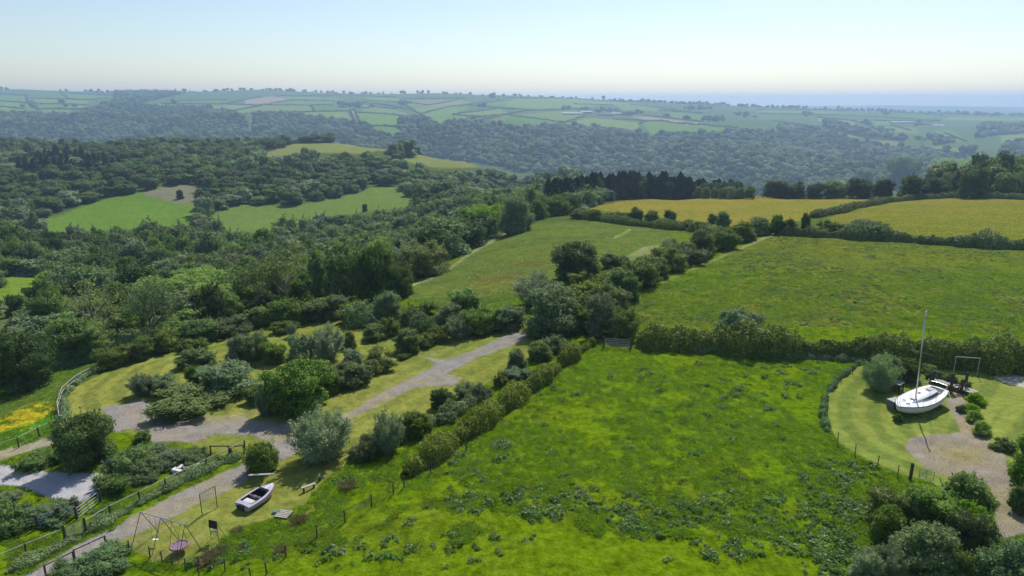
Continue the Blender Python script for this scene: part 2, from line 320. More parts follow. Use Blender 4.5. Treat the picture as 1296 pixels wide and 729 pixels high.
# mower stripes that follow the outer edge of each lawn
lawn = (cls == 2)
def wpoly(pts): return np.array([tuple(at(*p))[:2] for p in pts])
def wdist(X, Y, P):
    d = np.full(X.shape, 1e9)
    for (x0, y0), (x1, y1) in zip(P[:-1], P[1:]):
        ex, ey = x1-x0, y1-y0; L = max(ex*ex+ey*ey, 1e-9); t = np.clip(((X-x0)*ex+(Y-y0)*ey)/L, 0, 1); d = np.minimum(d, np.hypot(X-x0-t*ex, Y-y0-t*ey))
    return d
for pts, sel, per, amp in [([(90,530),(84,505),(130,472),(190,448),(250,430),(330,412),(400,405)], lawn & (px < 330) & (py < 545), 1.5, .17), ([(1084,458),(1060,480),(1044,503),(1042,530),(1062,560),(1100,584),(1150,604)], lawn & (px > 1000) & (px < 1180), 1.3, .2), ([(1300,470),(1240,560)], lawn & (px > 1200), 1.5, .2), ([(380,560),(540,470),(650,420)], lawn & (px > 330) & (px < 700), 1.6, .10)]:
    d = wdist(X[sel], Y[sel], wpoly(pts)); s = np.tanh(3*np.sin(d*2*math.pi/per/2+n1[sel]*1.5))
    b = base[sel]; base[sel] = b*(1+amp*s[:, None]*np.array((1, .8, .6)))
# patchy sward: broad swathes of drier and lusher grass
N1 = fbm(X/9, Y/9, 4)[..., None]-.5; N2 = fbm(X/30+3, Y/30+8, 3)[..., None]-.5; N3 = fbm(X/2.4+3, Y/2.4+8, 3)[..., None]-.5
gmask = (par[..., 0:1])*np.clip((1500-RR[..., None])/800, 0, 1)
dry = np.clip((N1+.6*N3)*3.2, 0, 1)*gmask*.40
base = base*(1-dry)+np.array((.15,.175,.015))*dry
lush2 = np.clip(-(N2+.5*N3)*4, 0, 1)*gmask*.45*np.clip((180-RR[..., None])/60, 0, 1)
base = base*(1-lush2)+np.array((.08,.18,.006))*lush2
fm = ((cls == 5)[..., None])*np.clip(fbm(X/14+30, Y/5, 3)[..., None]*3-1.3, 0, 1)*.5
base = base*(1-fm)+np.array((.06,.115,.035))*fm
redm = poly_mask(px, py, [(560,375),(640,330),(700,310),(700,340),(640,375),(600,388)], 20)*(cls == 5)*np.clip(fbm(X/6, Y/3)*4-1.5, 0, 1)*.35
base = base*(1-redm[..., None])+np.array((.20,.12,.045))*redm[..., None]
bm = ((cls == 6)[..., None])*np.clip(fbm(X/35+30, Y/35, 3)[..., None]*3.5-1.4, 0, 1)*.55
base = base*(1-bm)+np.array((.27,.215,.035))*bm
gm = par[..., 2:3]*np.clip(fbm(X/3+30, Y/3, 3)[..., None]*3-1.35, 0, 1)*.55*(cls == 3)[..., None]
base = base*(1-gm)+np.array((.36,.29,.14))*gm
gm2 = (cls == 3)[..., None]*(px > 1100)[..., None]*np.clip(fbm(X/5+70, Y/5, 3)[..., None]*3-1.2, 0, 1)*.55
base = base*(1-gm2)+np.array((.28,.25,.07))*gm2
# slab joints with weeds in the concrete yard
for pts in ([(30,597),(60,603),(124,610),(140,606)], [(104,636),(112,612)], [(0,600),(40,612),(70,630)], [(85,598),(60,615),(52,628)]):
    d = line_dist(px+jx*.3, py+jy*.3, pts); m = np.clip(1.1-d, 0, 1)*(cls == 4)*np.clip(n1*5+.6, 0, 1); base = base*(1-m[..., None])+np.array((.24,.20,.10))*m[..., None]
base = base*(1+(fbm(X/.9, Y/.9, 2)[..., None]-.5)*.25)
def nodes(m):
    m.use_nodes = True; t = m.node_tree; t.nodes.clear(); o = t.nodes.new('ShaderNodeOutputMaterial'); return t, o
def N(t, typ, **k):
    n = t.nodes.new(typ)
    for a, b in k.items(): setattr(n, a, b)
    return n
def mathn(t, op, a, b=None, c=None):
    n = N(t, 'ShaderNodeMath', operation=op)
    for i, v in enumerate((a, b, c)):
        if v is None: continue
        if isinstance(v, (int, float)): n.inputs[i].default_value = v
        else: t.links.new(v, n.inputs[i])
    return n.outputs[0]
def mixc(t, f, a, b, mode='MIX'):
    n = N(t, 'ShaderNodeMix', data_type='RGBA', blend_type=mode)
    for i, v in ((0, f), (6, a), (7, b)):
        if isinstance(v, (int, float)): n.inputs[i].default_value = v
        elif isinstance(v, tuple): n.inputs[i].default_value = (*v, 1)
        else: t.links.new(v, n.inputs[i])
    return n.outputs[2]
def ground_material():
    m = bpy.data.materials.new('ground'); t, o = nodes(m)
    c = N(t, 'ShaderNodeAttribute', attribute_name='col'); p = N(t, 'ShaderNodeAttribute', attribute_name='par')
    sp = N(t, 'ShaderNodeSeparateColor'); t.links.new(p.outputs['Color'], sp.inputs[0])
    g = N(t, 'ShaderNodeNewGeometry')
    def noise(s, d=3, r=.6, vec=None):
        n = N(t, 'ShaderNodeTexNoise'); n.inputs['Scale'].default_value = s; n.inputs['Detail'].default_value = d; n.inputs['Roughness'].default_value = r
        t.links.new(vec or g.outputs['Position'], n.inputs['Vector']); return n.outputs['Fac']
    n1_ = noise(1.6, 4, .75); n2_ = noise(.33, 3); n3_ = noise(7, 2)
    f = mathn(t, 'MULTIPLY_ADD', mathn(t, 'SUBTRACT', n1_, .5), 2.4, 1.0)
    f = mathn(t, 'MULTIPLY', f, mathn(t, 'MULTIPLY_ADD', mathn(t, 'SUBTRACT', n2_, .5), .9, 1.0))
    fg = mathn(t, 'MULTIPLY_ADD', mathn(t, 'SUBTRACT', f, 1.0), sp.outputs[0], 1.0)
    fr = mathn(t, 'MULTIPLY_ADD', mathn(t, 'MULTIPLY', mathn(t, 'SUBTRACT', n3_, .5), sp.outputs[2]), 1.3, fg)
    fr = mathn(t, 'MAXIMUM', fr, .25)
    col = mixc(t, 1.0, c.outputs['Color'], (1, 1, 1), 'MULTIPLY')
    vm = N(t, 'ShaderNodeVectorMath', operation='SCALE'); t.links.new(c.outputs['Color'], vm.inputs[0]); t.links.new(fr, vm.inputs[3])
    # hue drift in the sward
    hue = mixc(t, mathn(t, 'MULTIPLY', mathn(t, 'GREATER_THAN', n1_, .58), mathn(t, 'MULTIPLY', sp.outputs[0], .3)), vm.outputs[0], (.17, .20, .02))
    # flowers
    v = N(t, 'ShaderNodeTexVoronoi'); v.inputs['Scale'].default_value = 2.2; t.links.new(g.outputs['Position'], v.inputs['Vector'])
    sv = N(t, 'ShaderNodeSeparateColor'); t.links.new(v.outputs['Color'], sv.inputs[0])
    fl = mathn(t, 'LESS_THAN', sv.outputs[0], mathn(t, 'MULTIPLY', sp.outputs[1], mathn(t, 'MULTIPLY', n2_, 1.6)))
    fl = mathn(t, 'MULTIPLY', fl, mathn(t, 'LESS_THAN', v.outputs['Distance'], .42))
    col2 = mixc(t, mathn(t, 'MULTIPLY', fl, .75), hue, (.60, .44, .02))
    b = N(t, 'ShaderNodeBsdfPrincipled'); b.inputs['Roughness'].default_value = 1; b.inputs['Specular IOR Level'].default_value = 0
    t.links.new(col2, b.inputs['Base Color'])
    bu = N(t, 'ShaderNodeBump'); bu.inputs['Distance'].default_value = .25; bu.inputs['Strength'].default_value = .9
    hsum = mathn(t, 'MULTIPLY', mathn(t, 'ADD', n1_, mathn(t, 'MULTIPLY', n3_, .25)), mathn(t, 'MULTIPLY_ADD', sp.outputs[0], .8, .12))
    t.links.new(hsum, bu.inputs['Height']); t.links.new(bu.outputs[0], b.inputs['Normal'])
    t.links.new(b.outputs[0], o.inputs[0]); return m
GROUND = ground_material()
V = np.stack([X, Y, Z], -1).reshape(-1, 3)
ii, jj = np.meshgrid(np.arange(nA-1), np.arange(nR-1), indexing='ij'); q0 = (ii*nR+jj).ravel()
Q = np.stack([q0, q0+1, q0+nR+1, q0+nR], -1)                      # facing up
wrap = (nA-1)*nR+np.arange(nR-1); Qw = np.stack([wrap, wrap+1, np.arange(nR-1)+1, np.arange(nR-1)], -1); Q = np.concatenate([Q, Qw])
qc = cls.ravel()[Q[:, 0]]
base = base*.85
C4 = np.concatenate([base.reshape(-1, 3), np.ones((len(V), 1))], 1); P4 = np.concatenate([par.reshape(-1, 3), np.ones((len(V), 1))], 1)
for k, nm in enumerate(names):
    f = Q[qc == k]
    if not len(f): continue
    u, inv = np.unique(f, return_inverse=True); f = inv.reshape(f.shape)
    me = mesh_np(nm, V[u], f, GROUND, {'col': C4[u], 'par': P4[u]}, smooth=True)
    tag(link(nm, me), kind='structure')
# ------------------------------------------------------------------ foliage
def leaf_material(name, c1, c2, trans=.32, rough=.6, var=.5):
    m = bpy.data.materials.new(name); t, o = nodes(m)
    a = N(t, 'ShaderNodeAttribute', attribute_name='lv'); oi = N(t, 'ShaderNodeObjectInfo')
    f = mathn(t, 'FRACT', mathn(t, 'ADD', a.outputs['Fac'], mathn(t, 'MULTIPLY', oi.outputs['Random'], .0)))
    col = mixc(t, f, c1, c2)
    hs = N(t, 'ShaderNodeHueSaturation')
    t.links.new(mathn(t, 'MULTIPLY_ADD', oi.outputs['Random'], var, 1.2-var*.45), hs.inputs['Value'])
    rn = mathn(t, 'FRACT', mathn(t, 'MULTIPLY', oi.outputs['Random'], 7.31))
    t.links.new(mathn(t, 'MULTIPLY_ADD', rn, .026, .497), hs.inputs['Hue'])
    t.links.new(mathn(t, 'MULTIPLY_ADD', mathn(t, 'FRACT', mathn(t, 'MULTIPLY', oi.outputs['Random'], 13.7)), .35, .75), hs.inputs['Saturation'])
    t.links.new(col, hs.inputs['Color'])
    d = N(t, 'ShaderNodeBsdfPrincipled'); d.inputs['Roughness'].default_value = rough; d.inputs['Specular IOR Level'].default_value = .10
    t.links.new(hs.outputs[0], d.inputs['Base Color'])
    tr = N(t, 'ShaderNodeBsdfTranslucent'); t.links.new(mixc(t, 1.0, hs.outputs[0], (1.5, 1.6, .7), 'MULTIPLY'), tr.inputs[0])
    mx = N(t, 'ShaderNodeMixShader'); mx.inputs[0].default_value = trans
    t.links.new(d.outputs[0], mx.inputs[1]); t.links.new(tr.outputs[0], mx.inputs[2]); t.links.new(mx.outputs[0], o.inputs[0])
    return m
def plain(name, col, rough=.8, metal=0.0, noise=.25, scale=6, spec=.3):
    m = bpy.data.materials.new(name); t, o = nodes(m)
    b = N(t, 'ShaderNodeBsdfPrincipled'); b.inputs['Roughness'].default_value = rough; b.inputs['Metallic'].default_value = metal; b.inputs['Specular IOR Level'].default_value = spec
    tc = N(t, 'ShaderNodeTexCoord'); n = N(t, 'ShaderNodeTexNoise'); n.inputs['Scale'].default_value = scale; n.inputs['Detail'].default_value = 5
    t.links.new(tc.outputs['Object'], n.inputs['Vector'])
    f = mathn(t, 'MULTIPLY_ADD', mathn(t, 'SUBTRACT', n.outputs[0], .5), noise*3, 1.0)
    vm = N(t, 'ShaderNodeVectorMath', operation='SCALE'); vm.inputs[0].default_value = col; t.links.new(f, vm.inputs[3])
    t.links.new(vm.outputs[0], b.inputs['Base Color']); t.links.new(b.outputs[0], o.inputs[0]); return m
L = {
 'oak': leaf_material('oak_leaves', (.05,.095,.014), (.20,.26,.055), .28),
 'dark': leaf_material('dark_leaves', (.03,.062,.013), (.12,.165,.032), .22),
 'pale': leaf_material('pale_leaves', (.09,.14,.05), (.27,.33,.15), .2),
 'willow': leaf_material('willow_leaves', (.10,.15,.07), (.29,.335,.18), .2),
 'bright': leaf_material('bright_leaves', (.10,.175,.02), (.25,.33,.055), .4),
 'gold': leaf_material('gorse_leaves', (.09,.125,.016), (.28,.31,.055), .18),
 'thorn': leaf_material('hawthorn_leaves', (.06,.095,.016), (.21,.245,.06), .18),
 'pine': leaf_material('pine_needles', (.02,.038,.012), (.04,.06,.018), .1),
 'bramble': leaf_material('bramble_leaves', (.055,.11,.025), (.19,.25,.09), .2),
 'dock': leaf_material('dock_leaves', (.09,.16,.03), (.20,.27,.10), .28, .45),
 'grass': leaf_material('grass_blades', (.11,.19,.008), (.18,.26,.02), .45, .6, .4),
 'seed': leaf_material('seed_heads', (.16,.12,.08), (.26,.20,.13), .2),
 'chart': leaf_material('lime_leaves', (.17,.25,.02), (.25,.33,.03), .4),
}
BARK = plain('bark', (.11,.085,.06), .95, noise=.5, scale=3)
BARKP = plain('pale_bark', (.26,.21,.16), .95, noise=.5, scale=3)
def rdirs(n, g, up=.15):
    d = g.normal(size=(n, 3)); d[:, 2] += up; return d/np.linalg.norm(d, axis=1)[:, None]
ICO = None
def ico():
    global ICO
    if ICO is None:
        import bmesh
        b = bmesh.new(); bmesh.ops.create_icosphere(b, subdivisions=2, radius=1); b.verts.ensure_lookup_table()
        ICO = (np.array([v.co[:] for v in b.verts]), np.array([[v.index for v in f.verts] for f in b.faces])); b.free()
    return ICO
def leaf_quads(c, nrm, size, g, asp=1.5, droop=None):
    n = len(c); ref = g.normal(size=(n, 3)) if droop is None else droop+.25*g.normal(size=(n, 3))
    u = np.cross(nrm, ref); u /= np.linalg.norm(u, axis=1)[:, None]+1e-9; v = np.cross(nrm, u)
    s = size[:, None]
    P = np.stack([c-v*s*asp*.5, c+u*s*.5-v*s*.05+nrm*s*.10, c+v*s*asp*.5, c-u*s*.5+v*s*.05+nrm*s*.10], 1)
    return P.reshape(-1, 3), np.arange(n*4).reshape(-1, 4)
def lobed(lobes, n, leaf, g, core=.72, spread=.9, asp=1.5, up=.25, zmin=.0, sub=0):
    """leaves spread over and inside a set of lobes (centre, radii) -> V, F, lv"""
    if sub:
        small = []
        for c0, r0 in lobes:
            for dd in rdirs(sub, g, .35):
                q = g.uniform(.26, .46); small.append((tuple(np.array(c0)+dd*np.array(r0)*g.uniform(.72, .95)), tuple(np.array(r0)*q)))
        small = [x for x in small if x[0][2] > x[1][2]*.5]
        lobes_all = list(lobes)+small
    else: lobes_all = list(lobes)
    nb = len(lobes); main = lobes; lobes = lobes_all
    lc = np.array([l[0] for l in lobes]); lr = np.array([l[1] for l in lobes]); wgt = (lr.mean(1)**2)*np.where(np.arange(len(lobes)) < nb, 1.0, 2.2); wgt /= wgt.sum()
    k = g.choice(len(lobes), n, p=wgt); d = rdirs(n, g, up); rad = 1.06-.42*g.random(n)**2.0
    bump = 1+.16*np.sin(d[:, 0]*9+k*2)*np.sin(d[:, 1]*8+k)+.10*np.sin(d[:, 2]*13+k*3)
    c = lc[k]+d*lr[k]*(rad*bump)[:, None]
    # keep only leaves not deep inside another lobe
    deep = np.zeros(n, bool)
    for i in range(nb):
        q = (c-lc[i])/lr[i]; deep |= ((q**2).sum(1) < .40) & (k != i)
    ok = ~deep & (c[:, 2] > zmin); c = c[ok]; d = d[ok]; k = k[ok]
    nr = d+spread*g.normal(size=c.shape)*.6; nr /= np.linalg.norm(nr, axis=1)[:, None]
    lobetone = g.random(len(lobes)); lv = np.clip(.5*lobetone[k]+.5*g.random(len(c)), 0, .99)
    P, F = leaf_quads(c, nr, leaf*(.6+.8*g.random(len(c))), g, asp); lv = np.repeat(lv, 4)
    Fs = [F]
    if core:
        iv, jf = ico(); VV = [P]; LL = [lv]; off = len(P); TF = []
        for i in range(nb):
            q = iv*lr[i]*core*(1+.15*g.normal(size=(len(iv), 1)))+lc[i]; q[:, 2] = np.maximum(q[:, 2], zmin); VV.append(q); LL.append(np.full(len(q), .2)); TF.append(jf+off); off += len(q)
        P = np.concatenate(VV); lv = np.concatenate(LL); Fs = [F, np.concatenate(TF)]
    return P, Fs, lv
def mk(name, P, F, lv, mat): return mesh_np(name, P, F, mat, {'lv': lv})
def crown_round(seed, n, leaf, mat, nl=14, zc=.55, sp=.30, zs=.30, lr=(.15, .25), core=.72, squash=.9, asp=1.5, skirt=8, sub=7, shoots=150):
    g = np.random.default_rng(seed); lobes = [((0, 0, zc*.85), (.24, .24, .28))]
    for i in range(nl):
        d = rdirs(1, g, .25)[0]; r = g.uniform(.5, 1.25); a = g.uniform(*lr)*g.uniform(.75, 1.1)
        c = (d[0]*sp*r, d[1]*sp*r, min(max(zc+d[2]*zs*r, a*.7), 1-a*.8)); lobes.append((c, (a, a, a*squash)))
    for i in range(skirt):
        a = 6.283*(i+g.random()*.7)/max(skirt, 1); q = g.uniform(.13, .19); e = g.uniform(.24, .33); lobes.append(((math.cos(a)*e, math.sin(a)*e, g.uniform(.10, .26)), (q, q, q*1.1)))
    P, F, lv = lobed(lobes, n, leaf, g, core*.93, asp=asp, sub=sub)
    # young shoots that break the outline
    cs = []; ns = []; ls = []
    for i in range(shoots):
        c0, r0 = lobes[int(g.integers(len(lobes)))]; dd = rdirs(1, g, .6)[0]; st = np.array(c0)+dd*np.array(r0)*1.0; up_ = dd*.6+np.array([0, 0, .7])+g.normal(size=3)*.2; Ls = g.uniform(.05, .15); m_ = 16
        t_ = g.random(m_); cs.append(st+up_*(t_*Ls)[:, None]+g.normal(size=(m_, 3))*(.016*(1.1-t_))[:, None]); q_ = g.normal(size=(m_, 3)); ns.append(q_/np.linalg.norm(q_, axis=1)[:, None]); ls.append(np.full(m_, g.random()*.99))
    if shoots:
        cs = np.concatenate(cs); P2, F2s = leaf_quads(cs, np.concatenate(ns), leaf*(.7+.6*g.random(len(cs))), g, 1.9); P2[:, 2] = np.maximum(P2[:, 2], 0)
        F = [F[0], F[1], F2s+len(P)] if len(F) > 1 else [F[0], F2s+len(P)]; P = np.concatenate([P, P2]); lv = np.concatenate([lv, np.repeat(np.concatenate(ls), 4)])
    return mk('crown', P, F, lv, mat)
def crown_willow(seed, n, leaf, mat, shoots=46, lean=.6):
    """upright shoots fanning out of a stool, leaves strung along each"""
    g = np.random.default_rng(seed); VV = []; LL = []; FF = []; off = 0
    c = []; nr = []; lv = []; dr = []
    for s in range(shoots):
        a = g.uniform(0, 6.283); tilt = g.uniform(0, 1)**.7*lean; Ls = g.uniform(.55, 1.0)*(1-.35*tilt/lean)
        m = n//shoots; t = g.random(m)**.75; r0 = .05+.30*tilt/lean
        ax = np.array([math.cos(a), math.sin(a), 0]); bend = tilt*.55
        p = ax*(r0*t[:, None]**.7+bend*t[:, None]**1.6*.35)+np.array([0, 0, 1])*(Ls*t[:, None])
        p += g.normal(size=(m, 3))*(.055*(1-.75*t)+.012)[:, None]; p[:, 2] = np.maximum(p[:, 2], .01)
        c.append(p); q = g.normal(size=(m, 3)); q += ax*.5; nr.append(q/np.linalg.norm(q, axis=1)[:, None]); lv.append(np.clip(.5*g.random()+.5*g.random(m), 0, .99)); dr.append(np.tile(np.array([0, 0, 1.])+ax*.3, (m, 1)))
    c = np.concatenate(c); nr = np.concatenate(nr); lv = np.concatenate(lv)
    P, F = leaf_quads(c, nr, leaf*(.6+.8*g.random(len(c))), g, 2.2)
    lv = np.repeat(lv, 4)
    lobes = [((0, 0, .2), (.28, .28, .22)), ((.07, .05, .42), (.2, .2, .2)), ((-.1, -.04, .38), (.17, .19, .2))]
    P2, F2_, l2 = lobed(lobes, n//4, leaf, g, .7); F2_ = [f+len(P) for f in F2_]
    return mk('crown', np.concatenate([P, P2]), [np.concatenate([F, F2_[0]]), F2_[1]], np.concatenate([lv, l2]), mat)
def crown_open(seed, n, leaf, mat, tips):
    """airy crown: small separate leaf clumps round the ends of real limbs"""
    g = np.random.default_rng(seed); lobes = [((t[0]+g.normal()*.03, t[1]+g.normal()*.03, min(t[2]+g.normal()*.03, .95)), (a, a, a*.75)) for t in tips for a in [g.uniform(.055, .12)]]
    P, F, lv = lobed(lobes, n, leaf, g, 0, spread=1.4); return mk('crown', P, F, lv, mat)
def crown_conifer(seed, n, leaf, mat, tiers=11, w=.5):
    g = np.random.default_rng(seed); c = []; nr = []
    t = g.random(n)**.8; rad = w*(1-t)**.52*(.35+.65*g.random(n)**.5)*(1+.35*np.sin(t*tiers*6.283)); a = g.uniform(0, 6.283, n)
    lump = 1+.3*np.sin(a*3+t*9+seed)
    c = np.stack([np.cos(a)*rad*lump, np.sin(a)*rad*lump, .16+.84*t-rad*.25], -1)
    nr = np.stack([np.cos(a)*.6, np.sin(a)*.6, np.full(n, .9)], -1)+g.normal(size=(n, 3))*.4; nr /= np.linalg.norm(nr, axis=1)[:, None]
    P, F = leaf_quads(c, nr, leaf*(.6+.8*g.random(n)), g, 1.6)
    lv = np.repeat(g.random(n)*.99, 4); off = len(P); k = 10
    ring = []; zz = [.16, .3, .6, .97]; ww = [w*.5, w*.62, w*.36, .02]
    cv = np.array([(math.cos(6.283*i/k)*r, math.sin(6.283*i/k)*r, z) for z, r in zip(zz, ww) for i in range(k)])
    cf = np.array([(off+r*k+i, off+r*k+(i+1) % k, off+(r+1)*k+(i+1) % k, off+(r+1)*k+i) for r in range(3) for i in range(k)])
    return mk('crown', np.concatenate([P, cv]), np.concatenate([F, cf]), np.concatenate([lv, np.full(len(cv), .2)]), mat)
def trunk_mesh(seed, mat, h=.55, r=.035, limbs=5, spread=.28, top=.85, sub=2):
    g = np.random.default_rng(seed); b = MB(); tips = []
    p = Vector((0, 0, -.04)); pts = [p]
    for i in range(4): pts.append(Vector((g.normal()*.012*(i+1), g.normal()*.012*(i+1), h*(i+1)/4)))
    for i in range(4): b.tube(pts[i], pts[i+1], r*(1.25-.2*i), r*(1.05-.2*i), 7, False)
    for k in range(limbs):
        a = 6.283*(k+g.random()*.6)/limbs; s = pts[int(g.integers(2, 5))]; e = Vector((math.cos(a)*spread*g.uniform(.5, 1), math.sin(a)*spread*g.uniform(.5, 1), g.uniform(h+.08, top)))
        mid = s.lerp(e, .5)+Vector((0, 0, -.03)); b.tube(s, mid, r*.5, r*.33, 5, False); b.tube(mid, e, r*.33, r*.12, 5, False); tips.append(e[:])
        for q in range(sub):
            e2 = e+Vector((g.normal()*.11, g.normal()*.11, g.uniform(-.05, .14))); b.tube(mid.lerp(e, .4), e2, r*.18, r*.05, 4, False); tips.append(e2[:]); tips.append(mid.lerp(e2, .6)[:])
    me = bpy.data.meshes.new('trunk'); me.from_pydata([tuple(v) for v in b.v], [], b.f); me.materials.append(mat); me.update()
    return me, tips
TR = [trunk_mesh(s, BARK)[0] for s in range(3)]; TRS = [trunk_mesh(20+s, BARK, h=.22, r=.03, limbs=7, top=.6)[0] for s in range(2)]
TRP = trunk_mesh(31, BARK, h=.75, r=.02, limbs=3, spread=.1)[0]
def opentree(seed, leafmat, bark, n, leaf):
    t, tips = trunk_mesh(seed, bark, h=.5, r=.024, limbs=11, spread=.42, top=.95, sub=4); return crown_open(seed, n, leaf, leafmat, tips), t
# crowns: unit width and height, foot at the origin; near ones carry small leaves, far ones larger leaf clumps
PR = {
 'round': [(crown_round(100+i, 26250, 0.020, L['dark'], 16), TRS[i % 2]) for i in range(2)],
 'green': [(crown_round(110+i, 24500, 0.022, L['oak'], 18), TRS[i % 2]) for i in range(3)],
 'bright': [(crown_round(120+i, 21000, 0.024, L['bright'], 18, lr=(.12, .22)), TRS[i % 2]) for i in range(2)],
 'pale': [(crown_round(130+i, 26250, 0.019, L['pale'], 22, lr=(.11, .2)), TRS[i % 2]) for i in range(2)],
 'thorn': [(crown_round(140+i, 24500, 0.022, L['thorn'], 22, zc=.42, zs=.36, sp=.36, lr=(.12, .22)), TRS[i % 2]) for i in range(3)],
 'gold': [(crown_round(150+i, 26250, 0.017, L['gold'], 20, zc=.45, zs=.34, sp=.36, lr=(.1, .2)), TRS[i % 2]) for i in range(2)],
 'willow': [(crown_willow(160+i, 24500, 0.016, L['willow'], 60), TRS[i % 2]) for i in range(3)],
 'bramble': [(crown_round(170+i, 21000, 0.020, L['bramble'], 26, zc=.38, zs=.32, sp=.42, lr=(.1, .18), squash=1.3), None) for i in range(2)],
 'lime': [(crown_round(180, 15750, 0.029, L['chart'], 14, zc=.45, zs=.3, sp=.34), None)],
 'needle': [(crown_conifer(190+i, 5000, .05, L['pine'], w=.6), TRP) for i in range(2)],
 'open': [opentree(200, L['pale'], BARK, 6000, .022), opentree(201, L['oak'], BARKP, 5000, .022), opentree(202, L['bright'], BARK, 8000, .022)],
 'bare': [opentree(205, L['gold'], BARKP, 900, .02)],
 'm_oak': [(crown_round(300+i, 7350, 0.032, L['oak'], 12, sub=4, shoots=60), TR[i % 3]) for i in range(3)],
 'm_dark': [(crown_round(310+i, 7350, 0.032, L['dark'], 12, sub=4, shoots=60), TR[i % 3]) for i in range(2)],
 'm_pale': [(crown_round(320+i, 7350, 0.032, L['pale'], 14, lr=(.11, .2), sub=4, shoots=60), TR[i % 3]) for i in range(2)],
}
W_far = [mk('far_crown', *lobed([((0, 0, .5), (.33, .33, .38))]+[((math.cos(k)*.22, math.sin(k*1.7)*.22, .45+.22*math.sin(k*2.3+i)), (.2, .2, .2)) for k in range(7)], 1700, .058, np.random.default_rng(400+i), .84, spread=.5, up=.5, sub=3), L[m]) for i, m in enumerate(['dark', 'dark', 'oak', 'oak', 'thorn', 'pale', 'pale'])]
W_vfar = [mk('distant_crown', *lobed([((0, 0, .45), (.36, .36, .42))]+[((math.cos(k*2.1)*.25, math.sin(k*2.1)*.25, .5), (.2, .2, .24)) for k in range(3)], 260, .125, np.random.default_rng(420+i), .88, spread=.4, up=.6), L[m]) for i, m in enumerate(['dark', 'dark', 'oak', 'oak', 'pale'])]
W_con = [crown_conifer(440+i, 500, .12, L['pine'], 6, .5) for i in range(2)]
# ---- scattered cover that nobody could count
def scatter(name, protos, P, S, rz, idx, mats_kind='stuff'):
    pc = bpy.data.collections.new(name+'_kit')
    for i, me in enumerate(protos):
        o = bpy.data.objects.new('%s_kit_%02d' % (name, i), me); pc.objects.link(o)
    me = bpy.data.meshes.new(name); me.vertices.add(len(P)); me.vertices.foreach_set('co', np.asarray(P, np.float32).ravel())
    a = me.attributes.new('scl', 'FLOAT_VECTOR', 'POINT'); a.data.foreach_set('vector', np.asarray(S, np.float32).ravel())
    a = me.attributes.new('rot', 'FLOAT', 'POINT'); a.data.foreach_set('value', np.asarray(rz, np.float32))
    a = me.attributes.new('pick', 'INT', 'POINT'); a.data.foreach_set('value', np.asarray(idx, np.int32))
    me.update(); o = link(name, me); tag(o, kind=mats_kind)
    ng = bpy.data.node_groups.new(name+'_nodes', 'GeometryNodeTree')
    ng.interface.new_socket('Geometry', in_out='INPUT', socket_type='NodeSocketGeometry'); ng.interface.new_socket('Geometry', in_out='OUTPUT', socket_type='NodeSocketGeometry')
    gi = ng.nodes.new('NodeGroupInput'); go = ng.nodes.new('NodeGroupOutput'); m2p = ng.nodes.new('GeometryNodeMeshToPoints'); io = ng.nodes.new('GeometryNodeInstanceOnPoints'); ci = ng.nodes.new('GeometryNodeCollectionInfo')
    ci.inputs['Collection'].default_value = pc; ci.inputs['Separate Children'].default_value = True; ci.inputs['Reset Children'].default_value = True
    def attr(nm, ty):
        n = ng.nodes.new('GeometryNodeInputNamedAttribute'); n.data_type = ty; n.inputs['Name'].default_value = nm; return [s for s in n.outputs if s.enabled][0]
    cx = ng.nodes.new('ShaderNodeCombineXYZ'); ng.links.new(attr('rot', 'FLOAT'), cx.inputs[2])
    e2r = ng.nodes.new('FunctionNodeEulerToRotation'); ng.links.new(cx.outputs[0], e2r.inputs[0])
    ng.links.new(gi.outputs[0], m2p.inputs['Mesh']); ng.links.new(m2p.outputs[0], io.inputs['Points']); ng.links.new(ci.outputs[0], io.inputs['Instance'])
    io.inputs['Pick Instance'].default_value = True; ng.links.new(attr('pick', 'INT'), io.inputs['Instance Index'])
    ng.links.new(e2r.outputs[0], io.inputs['Rotation']); ng.links.new(attr('scl', 'FLOAT_VECTOR'), io.inputs['Scale']); ng.links.new(io.outputs[0], go.inputs[0])
    md = o.modifiers.new('scatter', 'NODES'); md.node_group = ng
    return o
# ------------------------------------------------------------------ woodland
def inside(px, py, poly):
    P = np.array(poly, float); ins = np.zeros(px.shape, bool)
    for (x0, y0), (x1, y1) in zip(P, np.roll(P, -1, 0)):
        ins ^= ((y0 > py) != (y1 > py)) & (px < (x1-x0)*(py-y0)/((y1-y0) if y1 != y0 else 1e-9)+x0)
    return ins
def sow(poly, holes, Y0, Y1, space, g, grow=1.0, clear=0.0):
    """jittered grid of ground points that project into poly and not into the holes; spacing grows with distance"""
    out = []; Yc = Y0
    xr = (min(p[0] for p in poly)-648)/FOC, (max(p[0] for p in poly)-648)/FOC
    while Yc < Y1:
        s = space*max(1, (Yc/space_ref)**grow) if grow else space
        xs = np.arange(xr[0]*Yc*1.08-20, xr[1]*Yc*1.08+20, s); x = xs+g.uniform(-.45, .45, len(xs))*s; y = Yc+g.uniform(-.45, .45, len(xs))*s
        z = H(x, y); pxx, pyy = project(x, y, z); ok = inside(pxx, pyy, poly)
        for h in holes:
            for k_ in (0, .35, .7, 1): ok &= ~inside(pxx, pyy-k_*clear*FOC/y, h)
        out.append(np.stack([x, y, z], -1)[ok]); Yc += s*.9
    return np.concatenate(out) if out else np.zeros((0, 3))
space_ref = 1e9
g = np.random.default_rng(77)
WOOD_B = [(-60,425),(20,445),(60,448),(130,452),(250,424),(330,398),(420,372),(500,372),(520,352),(560,338),(610,305),(640,284),(690,276),(735,268),(760,258),(800,246),(860,244),(900,200),(700,205),(600,190),(520,182),(420,172),(300,168),(150,172),(-60,178)]
